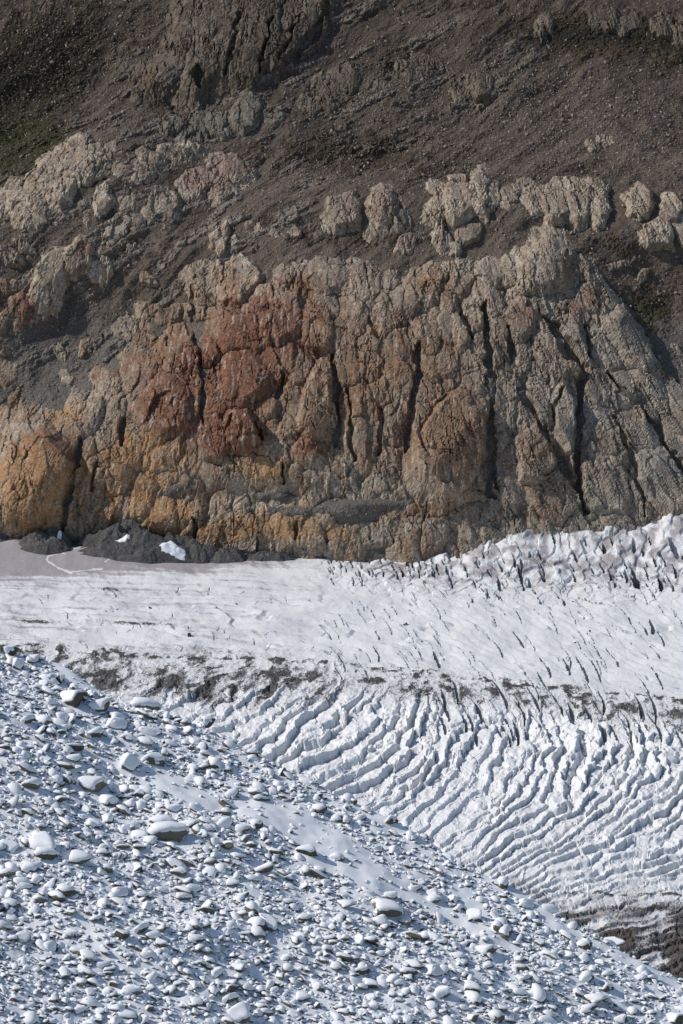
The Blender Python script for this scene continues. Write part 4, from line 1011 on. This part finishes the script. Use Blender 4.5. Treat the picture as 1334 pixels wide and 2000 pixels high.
BLIST = [  # photo x, y, width px, shape, yaw, tilt, label
 (139, 1368, 58, 2, 20, 4, 'big domed snow-covered boulder near the ridge crest at left, dark rock showing behind it'),
 (197, 1376, 54, 4, 40, 0, 'broad snow-pillowed boulder just right of the big domed one'),
 (139, 1402, 40, 0, 80, 5, 'snow-capped boulder with brown front below the big domed one'),
 (225, 1414, 50, 0, 10, 0, 'boulder with bare dark green-brown front under a neat snow cap'),
 (191, 1432, 50, 4, 70, 0, 'low snow mound boulder left below the bare-fronted one'),
 (289, 1380, 72, 3, 5, 8, 'flat snow-topped slab overhanging the ridge crest'),
 (405, 1414, 36, 5, 30, 0, 'square snow-topped block standing alone on the ridge crest'),
 (246, 1494, 52, 2, 50, 0, 'rounded dark green boulder with patchy snow and a long shadow'),
 (305, 1483, 58, 0, 0, 0, 'large grey-fronted snow-capped boulder beside the dark green one'),
 (184, 1529, 66, 4, 25, 10, 'large tilted slab with smooth snow face at left'),
 (135, 1526, 28, 5, 60, 0, 'upright snow-plastered stone left of the large tilted slab'),
 (247, 1440, 36, 1, 100, 8, 'small split boulder right of the low snow mound boulder'),
 (296, 1427, 54, 6, 20, 8, 'wide thin slab with drooping snow below the overhanging slab'),
 (337, 1626, 94, 3, 2, -2, 'longest flat snow-topped slab, in the middle left of the slope'),
 (139, 1479, 38, 1, 10, 0, 'low snowy stone left of the rounded dark green boulder'),
 (116, 1562, 36, 3, 130, 12, 'narrow leaning stone with dark right face at left'),
 (68, 1533, 52, 4, 60, 8, 'hummocky snow-covered boulder near the left edge'),
 (210, 1566, 52, 1, 150, 0, 'snow-smothered boulder right below the large tilted slab'),
 (318, 1604, 52, 3, 15, 0, 'flat snowy stone above the longest slab, left of two'),
 (367, 1610, 42, 3, 170, 0, 'flat snowy stone above the longest slab, right of two'),
 (333, 1577, 42, 1, 25, 6, 'snowy stone with dark slot under it above the two flat stones'),
 (78, 1648, 66, 4, 150, -10, 'large dark bare-sided boulder at the left edge'),
 (24, 1652, 50, 1, 160, -14, 'dark slanting boulder cut by the left edge'),
 (94, 1669, 58, 3, 10, 8, 'long wedge with dark right end below the dark boulder'),
 (445, 1652, 44, 3, 130, 24, 'steeply tilted slab with olive edge right of the longest slab'),
 (461, 1980, 54, 2, 0, 0, 'big smooth white boulder at the bottom edge, left of centre'),
 (356, 1704, 44, 4, 30, 0, 'smooth rounded white boulder below the longest slab'),
 (150, 1674, 56, 1, 5, 0, 'flat white-topped boulder right of the long wedge'),
 (270, 1699, 32, 5, 140, -20, 'dark angular stone leaning right, below the flat white-topped boulder'),
 (232, 1743, 42, 0, 20, 0, 'blocky boulder with dark front on the left part of the slope'),
 (174, 1752, 24, 5, 10, 0, 'small square dark stone left of the blocky boulder'),
 (360, 1753, 42, 3, 20, 10, 'wedge-shaped stone with bright top and dark slot below'),
 (41, 1828, 38, 0, 150, 0, 'rounded white stone near the lower left edge'),
 (274, 1817, 36, 5, 30, 0, 'smooth pointed white stone in the lower left'),
 (405, 1768, 38, 4, 140, 15, 'smooth leaning white stone right of the wedge-shaped stone'),
 (285, 1774, 28, 2, 60, 0, 'egg-shaped white stone below the blocky boulder'),
 (422, 1843, 28, 5, 40, 0, 'brownish bare-sided stone in the lower left middle'),
 (229, 1968, 38, 0, 160, 0, 'stone with dark hollow on its right near the bottom edge'),
 (515, 1694, 56, 6, 150, 22, 'smooth pale slab standing on edge left of the snow tongue'),
 (672, 1766, 44, 3, 160, -8, 'dark slanting slab left of the long dark ledge'),
 (751, 1773, 74, 3, 165, -10, 'long dark ledge boulder below the snow tongue'),
 (521, 1798, 54, 6, 160, -12, 'white slab with black underside in the middle of the slope'),
 (607, 1663, 54, 4, 20, 0, 'snow-drowned boulder beside the smooth snow tongue'),
 (821, 1723, 20, 2, 0, 0, 'small round dark boulder alone on the smooth snow tongue'),
 (758, 1747, 36, 1, 10, 0, 'snowy boulder with dark right tip casting a shadow on the snow tongue'),
 (587, 1946, 38, 1, 10, 0, 'flat-topped stone with shadowed front at the bottom centre'),
 (632, 1930, 28, 6, 0, 0, 'small flat capped stone right of the flat-topped one'),
 (449, 1953, 36, 5, 20, 0, 'blocky white stone above the big smooth white boulder'),
 (864, 1942, 36, 2, 90, 0, 'round grey-shadowed boulder near the bottom, right of centre'),
 (701, 1838, 30, 5, 100, 0, 'knobby white stone below the long dark ledge'),
 (764, 1829, 20, 2, 0, 0, 'bare round dark stone below the long dark ledge'),
 (848, 1896, 50, 0, 30, 0, 'large white boulder above the round grey-shadowed one'),
 (866, 1841, 32, 4, 40, 0, 'snow-capped stone above the large white boulder on the right'),
 (620, 1699, 32, 1, 20, 0, 'paired snowy stone at the lower end of the drowned boulder'),
 (539, 1676, 22, 5, 30, 0, 'small dark-faced stone left of the snow-drowned boulder'),
 (589, 1703, 22, 0, 60, 0, 'small white block below the snow-drowned boulder'),
 (722, 1921, 40, 3, 155, -8, 'slanting white stone with dark notch at bottom centre'),
 (1026, 1765, 40, 0, 10, 0, 'brown bare-fronted boulder with snow on its left, near the right crest'),
 (1144, 1847, 30, 5, 120, -20, 'snow-hooded stone with olive flank on the right slope'),
 (1202, 1840, 48, 6, 0, 0, 'thin white slab jutting over the right end of the crest'),
 (904, 1836, 30, 5, 10, 0, 'tall snow-covered stone on the right slope, left of two'),
 (952, 1854, 46, 4, 10, 0, 'wide snow-covered stone with dark base on the right slope'),
 (919, 1927, 48, 3, 150, -10, 'white stone with long black underside at lower right'),
 (1158, 1952, 54, 3, 165, -6, 'long low dark-edged stone at lower right'),
 (1318, 1994, 44, 2, 0, 0, 'white rounded boulder in the bottom right corner'),
 (1213, 1989, 36, 4, 40, 0, 'dark-gapped stone at the bottom edge on the right'),
 (1050, 1820, 24, 1, 10, 0, 'small olive stone half sunk in the lower snow tongue'),
 (997, 1800, 26, 3, 160, -8, 'thin brown stone half sunk in the snow on the right slope'),
 (1187, 1927, 34, 0, 30, 0, 'lumpy white stone above the long low dark-edged one'),
 (926, 1790, 36, 5, 140, 10, 'snow-plastered stone rising from the snow tongue on the right'),
 (18, 1275, 40, 5, 20, 0, 'snowy block at the very top left of the ridge crest'),
 (30, 1300, 34, 2, 60, 0, 'snow-covered stone just under the top left block'),
 (765, 1600, 38, 0, 30, 0, 'brown-faced stone on the ridge crest at the middle'),
 (612, 1531, 18, 5, 0, 0, 'small yellowish stone on the ridge crest left of centre'),
 (232, 1330, 14, 5, 0, 0, 'tiny snow-hatted stone poking above the left crest'),
]
BG = 'snow-capped boulders on the moraine slope'
taken = []
def boulder(p, w, shape, yaw, tilt, label, sink=.30, rr_=None):
    r = w / 2
    root = thing('snowy_boulder', label, 'boulder', tuple(p), BG)
    for me, nm in ((rock_me[shape], 'stone'), (cap_me[shape], 'snow_cap')):
        o = bpy.data.objects.new(nm, me); link(o, root)
        o.location = (0, 0, r * (.55 - sink) * (.9 if shape % 7 in (2, 5) else .55)); o.scale = (r, r, r)
        if nm == 'stone': o.rotation_euler = (math.radians(tilt) * .5, math.radians(tilt), math.radians(yaw))
        else: o.rotation_euler = (math.radians(tilt) * .5, math.radians(tilt), math.radians(yaw))
    taken.append((p[0], p[1], r))
PXM = lambda p: np.linalg.norm(p) / FPX
for i, (x, y, w, sh, yaw, tilt, lab) in enumerate(BLIST):
    p = f_hit(x, y + w * .10)
    boulder(p, w * 1.0 * PXM(p), sh + 7 * (i % 2), yaw, tilt, lab)
# further boulders, one object each; those nothing tells apart share a description of their stretch of the slope
zr = random.Random(5)
cand = []
for _ in range(5000):
    x, y = zr.uniform(-10, 1344), zr.uniform(1280, 2010)
    yc = np.interp(x, [c[0] for c in CREST], [c[1] for c in CREST])
    if y < yc + 6: continue
    sm_ = smooth_mask(np.array([x]), np.array([y]))[0]
    if sm_ > .25: continue
    w = zr.uniform(17, 30) * (1.15 if x < 500 else .95)
    if any(abs(x - c[0]) < (w + c[2]) * .55 and abs(y - c[1]) < (w + c[2]) * .42 for c in cand): continue
    if any(abs(x - b[0]) < (w + b[2]) * .5 and abs(y - b[1]) < (w + b[2]) * .36 for b in BLIST): continue
    cand.append((x, y, w))
    if len(cand) >= 300 - len(BLIST): break
def zone(x, y):
    yc = np.interp(x, [c[0] for c in CREST], [c[1] for c in CREST])
    if y < yc + 60:
        return 'just below the ridge crest ' + ('at the left' if x < 300 else ('in the middle' if x < 780 else 'at the right'))
    h = 'far left' if x < 240 else ('left middle' if x < 520 else ('centre' if x < 800 else ('right middle' if x < 1080 else 'far right')))
    v = 'upper part' if y < 1650 else ('middle band' if y < 1830 else 'bottom rows')
    return 'in the ' + h + ' ' + v + ' of the slope'
KINDW = ['small', 'low', 'rounded', 'narrow', 'middling', 'tall', 'flat']
shs = [zr.randrange(14) for _ in cand]
labs = ['%s snow-capped stone %s' % (KINDW[sh % 7], zone(x, y)) for (x, y, w), sh in zip(cand, shs)]
ORDW = ['leftmost', 'second from left', 'third from left', 'fourth from left', 'fifth from left', 'sixth from left', 'seventh from left', 'eighth from left', 'ninth from left', 'tenth from left', 'eleventh from left', 'twelfth from left']
for lab in sorted(set(labs)):
    ks = sorted([k for k in range(len(labs)) if labs[k] == lab], key=lambda k: cand[k][0])
    if len(ks) > 1:
        for n, k in enumerate(ks): labs[k] = lab + ', ' + ('rightmost' if n == len(ks) - 1 else ORDW[min(n, 11)])
for (x, y, w), sh, lab in zip(cand, shs, labs):
    p = f_hit(x, y)
    boulder(p, w * PXM(p), sh, zr.uniform(0, 360), zr.uniform(-4, 22), lab, .34)

# the rest of the snow-covered rubble
vr = np.random.default_rng(31)
VAR = [variant('snowy_rubble', ICO2, [(1, .8, .62), (1, .7, .45), (1, .9, .75), (1, .6, .38), (1, .8, .5)][k % 5], int(vr.integers(6, 11)), vr.uniform(.06, .11), (vr.uniform(-.7, -.1) if k % 2 else vr.uniform(-.1, .28)), M_stone, vr) for k in range(20)]
def rubble(n, r0, r1, pw, keep_smooth):
    x = vr.uniform(-40, 44, n); y = vr.uniform(80, 165, n)
    z = f_height(x, y); q = np.stack([x, y, z], -1)
    ax, ay = proj(q)
    _, s = f_base(x, y)
    sm_ = smooth_mask(ax, ay)
    ok = (s < 1.2) & (ax > -420) & (ax < 1760) & (ay < 2400) & (vr.random(n) > sm_ * (1 - keep_smooth))
    q = q[ok]; r = r0 + (r1 - r0) * vr.random(len(q)) ** pw
    dens = fbm(q[:, 0] / 5, q[:, 1] / 5, 3, 333)
    ok2 = vr.random(len(q)) < .85 + .6 * dens
    return q[ok2], r[ok2]
Q1, R1 = rubble(34000, .15, .44, 3.0, .04)
Q2, R2 = rubble(210000, .05, .16, 1.4, .14)
# keep the stones off the big boulders
tk = np.array(taken)
def clear(Q, R):
    ok = np.ones(len(Q), bool)
    for bx, by, br in tk[tk[:, 2] > .35]:
        ok &= (Q[:, 0] - bx) ** 2 + (Q[:, 1] - by) ** 2 > (br * .85) ** 2
    return Q[ok], R[ok]
Q1, R1 = clear(Q1, R1); Q2, R2 = clear(Q2, R2)
Q = np.r_[Q1, Q2]; R = np.r_[R1, R2]
Q[:, 2] += R * vr.uniform(-.15, .28, len(R))
rot = np.stack([vr.normal(-.08, .2, len(R)), vr.normal(.22, .2, len(R)), np.where(vr.random(len(R)) < .6, vr.normal(-.3, .5, len(R)), vr.uniform(0, 6.28, len(R)))], -1)
scl = np.stack([R * vr.uniform(.85, 1.3, len(R)), R, R * vr.uniform(.8, 1.15, len(R))], -1)
scatter_stuff('snowy_rubble', 'snow-covered rubble filling the moraine slope between the boulders', Q, rot, scl, vr.integers(0, 20, len(R)), VAR)

# ------------------------------------------------------------------ rubble and boulders farther off
TV = [variant('talus_block', ICO2, [(1, .8, .7), (1, .7, .55), (1, .9, .85)][k % 3], 9, 0, 0, M_talus, vr) for k in range(8)]
DV = [variant('dark_block', ICO2, [(1, .8, .7), (1, .7, .5), (1, .9, .8)][k % 3], 9, 0, 0, M_dark, vr) for k in range(8)]
scr_ok = (~rock & (PY > -160) & (PY < 1010) & (PX > -160) & (PX < 1500))
tal = np.clip(.25 + .9 * blob(PX, PY, 1150, 250, 330, 80, -12) + .8 * blob(PX, PY, 950, 190, 260, 60, 0) + .5 * blob(PX, PY, 150, 120, 260, 120) + .5 * blob(PX, PY, 700, 330, 300, 60) + .4 * nB, .03, 1.4) * scr_ok * (1 - .35 * vm)
cum = np.cumsum(tal.ravel()); NT = 40000
pick = np.unique(np.searchsorted(cum, vr.random(NT) * cum[-1]))
TP = PT.reshape(-1, 3)[pick]; TR = .26 + .42 * vr.exponential(.6, len(pick)).clip(0, 3.8)
scatter_stuff('talus_rubble', 'grey and tan talus blocks strewn over the mountainside', TP, vr.uniform(-3, 3, (len(pick), 3)), np.stack([TR * 1.2, TR, TR], -1), vr.integers(0, 8, len(pick)), TV)
dr = np.clip(dirt - .25, 0, 1).ravel() * ((gx > -120) & (gx < 1460)).ravel()
cum = np.cumsum(dr); pick = np.unique(np.searchsorted(cum, vr.random(16000) * cum[-1]))
DP = GV[pick]; DR = .16 + .22 * vr.exponential(.6, len(pick)).clip(0, 3.5)
scatter_stuff('moraine_rubble', 'dark stones spread along the debris bands on the glacier', DP, vr.uniform(-3, 3, (len(pick), 3)), np.stack([DR * 1.2, DR, DR], -1), vr.integers(0, 8, len(pick)), DV)

# lone dark boulders lying on the ice
for x, y, w, lab in [(792, 1219, 10, 'dark boulder alone on the smooth ice in the middle of the glacier'), (293, 1188, 7, 'small pointed dark rock on the upper left ice'), (461, 1180, 6, 'tiny dark rock on the ice below the cliff foot, left of centre'), (206, 1193, 5, 'tiny dark rock left of the pointed one on the upper ice'),
                     (1125, 1255, 6, 'small dark stone on the ice right of centre'), (1151, 1232, 6, 'small dark stone above another on the right ice'), (1119, 1175, 4, 'dark stone just left of the column of hikers'), (372, 1242, 12, 'blocky dark rock at the end of the left debris streak'), (1330, 1432, 7, 'dark stone at the right edge of the crevassed ice'), (997, 1442, 8, 'flat dark stone among the crevasse blades')]:
    p = g_at(x, y); r = w / 2 * PXM(p)
    o = bpy.data.objects.new('ice_boulder', DV[vr.integers(0, 8)]); link(o); o.location = tuple(p + np.array([0, 0, r * .35])); o.scale = (r, r, r * 1.1); o.rotation_euler = (0, 0, vr.uniform(0, 6))
    tag(o, lab, 'boulder', 'lone stones lying on the ice')

# ------------------------------------------------------------------ debris mounds at the foot of the cliff
M_mound = tinted('moraine_gravel', 1.2, .55, 1.45, 1.0)
MOUNDS = []
def mound(x, y, wpx, hpx, dpt, label, seed, steep=1.6):
    p = g_at(x, y); k = PXM(p); a = wpx / 2 * k; hh = hpx * k * 1.05
    n, mr = 110, 46
    th = np.linspace(0, 2 * np.pi, n, endpoint=False); rr_ = np.linspace(0, 1, mr)
    TT, RR = np.meshgrid(th, rr_)
    X = np.cos(TT) * RR * a * (1 + .18 * np.cos(3 * TT + seed) + .12 * np.cos(5 * TT + seed * 2) + .07 * np.cos(11 * TT + seed * 3)); Y = np.sin(TT) * RR * dpt
    Z = hh * (1 - RR ** steep) ** .75 * np.clip(.9 + .4 * fbm(X / 14 + seed * 3.3, Y / 10, 3, 401), .35, 1.4) + .8 * fbm(X / 2.6, Y / 2.6 + seed, 4, 402, .6) * (RR < 1) + .5 * blocky(X / 1.7, Y / 1.7 + seed, 403, 1.2, 1.2, .3, .2) - 3.5 * RR ** 4
    V = np.stack([X, Y, Z], -1).reshape(-1, 3)
    i = np.arange(mr * n).reshape(mr, n); j = np.roll(i, -1, 1)
    F = np.stack([i[:-1], i[1:], j[1:], j[:-1]], -1).reshape(-1, 4)
    c = np.ones((len(V), 3)) * np.array([.105, .10, .095]) * (1 + .3 * fbm(V[:, 0] / 4, V[:, 1] / 4, 3, 404))[:, None]
    me = mesh_np('debris_mound', V, F, M_mound, c)
    o = link(bpy.data.objects.new('debris_mound', me)); o.location = (p[0], p[1] + dpt * .35, p[2] - .6); MOUNDS.append(o)
    tag(o, label, 'debris mound', 'dark debris mounds at the cliff foot')
    return o
mound(275, 1088, 270, 44, 22, 'widest dark gravel mound at the foot of the orange cliff', 1)
mound(240, 1076, 190, 50, 22, 'dark gravel mound behind the widest one, against the cliff', 5)
mound(92, 1070, 120, 36, 20, 'black shadowed debris bank behind the grey ice lump at far left', 9)
mound(345, 1092, 150, 46, 16, 'rounded dark mound with a snow strip to its right', 2)
mound(440, 1094, 110, 26, 14, 'small dark mound at the right end of the mound row', 3)
mound(395, 1094, 90, 34, 14, 'dark hummock under the snow strip', 7)
mound(520, 1092, 150, 16, 10, 'thin dark gravel bank along the cliff foot, left of centre', 4)
mound(625, 1088, 120, 12, 9, 'low grey gravel lip where white ice meets the cliff', 6)
mound(5, 1052, 34, 26, 10, 'dark round hump at the left edge of the picture', 8)
from mathutils.bvhtree import BVHTree
mv, mf = [], []
for o in MOUNDS:
    b = len(mv); mv += [tuple(v.co + o.location) for v in o.data.vertices]; mf += [tuple(b + i for i in p.vertices) for p in o.data.polygons]
bvh = BVHTree.FromPolygons(mv, mf)
def snow_patch(x, y, wpx, hpx, label, seed):
    hit = bvh.ray_cast(Vector((0, 0, 0)), Vector(ray(x, y)))[0]
    if hit is None: return
    k = hit.length / FPX; a = wpx / 2 * k; b = hpx / 2 * k * 2.0
    n, mr = 48, 12
    th = np.linspace(0, 2 * np.pi, n, endpoint=False); TT, RR = np.meshgrid(th, np.linspace(0, 1, mr))
    e = 1 + .22 * np.cos(2 * TT + seed) + .10 * np.cos(3 * TT + 2 * seed) + .08 * np.sin(7 * TT + seed) + .06 * np.sin(13 * TT)
    X = hit.x + np.cos(TT) * RR * a * e; Y = hit.y + np.sin(TT) * RR * b * e
    Z = np.empty(X.shape)
    for i_ in range(mr):
        for j_ in range(n):
            q = bvh.ray_cast(Vector((X[i_, j_], Y[i_, j_], hit.z + 40)), Vector((0, 0, -1)))[0]
            Z[i_, j_] = (q.z if q else hit.z - 1) + .7 * (1 - RR[i_, j_] ** 3) - .15
    V = np.stack([X - hit.x, Y - hit.y, Z - hit.z], -1).reshape(-1, 3)
    i = np.arange(mr * n).reshape(mr, n); j = np.roll(i, -1, 1)
    F = np.stack([i[:-1], i[1:], j[1:], j[:-1]], -1).reshape(-1, 4)
    o = link(bpy.data.objects.new('snow_patch', mesh_np('snow_patch', V, F, M_snow, None, True))); o.location = hit
    tag(o, label, 'snow patch', 'snow patches between the debris mounds')
snow_patch(338, 1072, 46, 12, 'largest white snow patch, between the dark mounds at the cliff foot', 1)
snow_patch(238, 1053, 36, 5, 'thin white snow streak on the dark gravel mounds', 2)
snow_patch(116, 1048, 10, 8, 'small snow patch at the left end of the dark mounds', 4)

# ------------------------------------------------------------------ hikers on the ice
def person_mesh(name, step, mats):
    V = [(0, 0, .95), (0, 0, 1.2), (0, 0, 1.42), (0, 0, 1.52), (0, -.02, 1.66), (.09, 0, .9), (.1, -step, .5), (.1, -step * .7, .06), (.1, -step * .7 - .14, .04),
         (-.09, 0, .9), (-.1, step, .5), (-.1, step * 1.4, .07), (-.1, step * 1.4 - .14, .04), (.19, 0, 1.4), (.25, step * .5, 1.12), (.23, step * .3 - .14, .9), (-.19, 0, 1.4), (-.25, -step * .5, 1.12), (-.23, -step * .5 - .16, .92)]
    E = [(0, 1), (1, 2), (2, 3), (3, 4), (0, 5), (5, 6), (6, 7), (7, 8), (0, 9), (9, 10), (10, 11), (11, 12), (2, 13), (13, 14), (14, 15), (2, 16), (16, 17), (17, 18)]
    Rr = [.19, .21, .19, .07, .12, .13, .09, .07, .06, .13, .09, .07, .06, .09, .075, .06, .09, .075, .06]
    me = bpy.data.meshes.new(name); me.from_pydata(V, E, []); me.update()
    o = bpy.data.objects.new(name, me); COL.objects.link(o)
    md = o.modifiers.new('skin', 'SKIN'); o.modifiers.new('sub', 'SUBSURF').levels = 1
    for i, r in enumerate(Rr): me.skin_vertices[0].data[i].radius = (r, r * .85)
    me.skin_vertices[0].data[0].use_root = True
    dg = bpy.context.evaluated_depsgraph_get(); dg.update()
    m2 = bpy.data.meshes.new_from_object(o.evaluated_get(dg))
    bpy.data.objects.remove(o)
    m2.name = name; m2.materials.clear()
    for m in mats: m2.materials.append(m)
    for p in m2.polygons:
        z = p.center.z; p.use_smooth = True
        p.material_index = 1 if z < .93 else (0 if z < 1.5 else (2 if z < 1.68 and p.normal.y < .3 else 3))
    return m2
skin = plain('skin', (.5, .33, .25)); hat = plain('hat', (.05, .05, .06)); trous = plain('trousers', (.03, .032, .04))
jackets = [plain('jacket_' + n, c) for n, c in (('navy', (.03, .045, .1)), ('black', (.025, .025, .03)), ('red', (.25, .03, .03)), ('blue', (.04, .12, .28)), ('grey', (.12, .12, .13)))]
bodies = [[person_mesh('body', s, [j, trous, skin, hat]) for s in (.12, .2)] for j in jackets]
pk = rock_shape(np.random.default_rng(4), ICO2, .20, .17, .32, 4, .8, .95, .0)
packs = [mesh_np('backpack', pk[0], pk[1], plain('pack_' + n, c), None, True) for n, c in (('dark', (.03, .03, .035)), ('red', (.2, .04, .03)))]
ROPE1 = [(296, 240, 1), (310, 240, 1), (348, 255, 0), (376, 250, 2), (390, 262, 0), (408, 272, 1), (428, 280, 1), (440, 285, 0), (465, 295, 1), (495, 298, 4), (522, 300, 3), (552, 303, 1), (568, 303, 0), (584, 303, 1)]
ROPE2 = [(847, 216, 2), (866, 218, 1), (892, 220, 3), (925, 222, 1), (945, 226, 0), (958, 228, 1), (970, 230, 1)]
ordn = ['first', 'second', 'third', 'fourth', 'fifth', 'sixth', 'seventh', 'eighth', 'ninth', 'tenth', 'eleventh', 'twelfth', 'thirteenth', 'last']
jn = ['navy', 'black', 'red', 'blue', 'grey']
for R_, where in ((ROPE1, 'lower line on the ice'), (ROPE2, 'upper group on the ice')):
    for i, (zx, zy, j) in enumerate(R_):
        p = g_at(1080 + zx / 6.06, 1130 + zy / 6.06)
        nth = 'last' if i == len(R_) - 1 else ordn[i]
        root = thing('person', ('hiker in %s jacket, %s from the left in the %s' % (jn[j], nth, where)).replace('last from the left', 'rightmost'), 'person', tuple(p), 'hikers crossing the ice')
        yaw = math.radians(90 + 25 * math.sin(i * 2.3))
        root.rotation_euler = (0, 0, yaw)
        b = bpy.data.objects.new('body', bodies[j][i % 2]); link(b, root)
        k = bpy.data.objects.new('backpack', packs[i % 2]); link(k, root); k.location = (0, .27, 1.24)
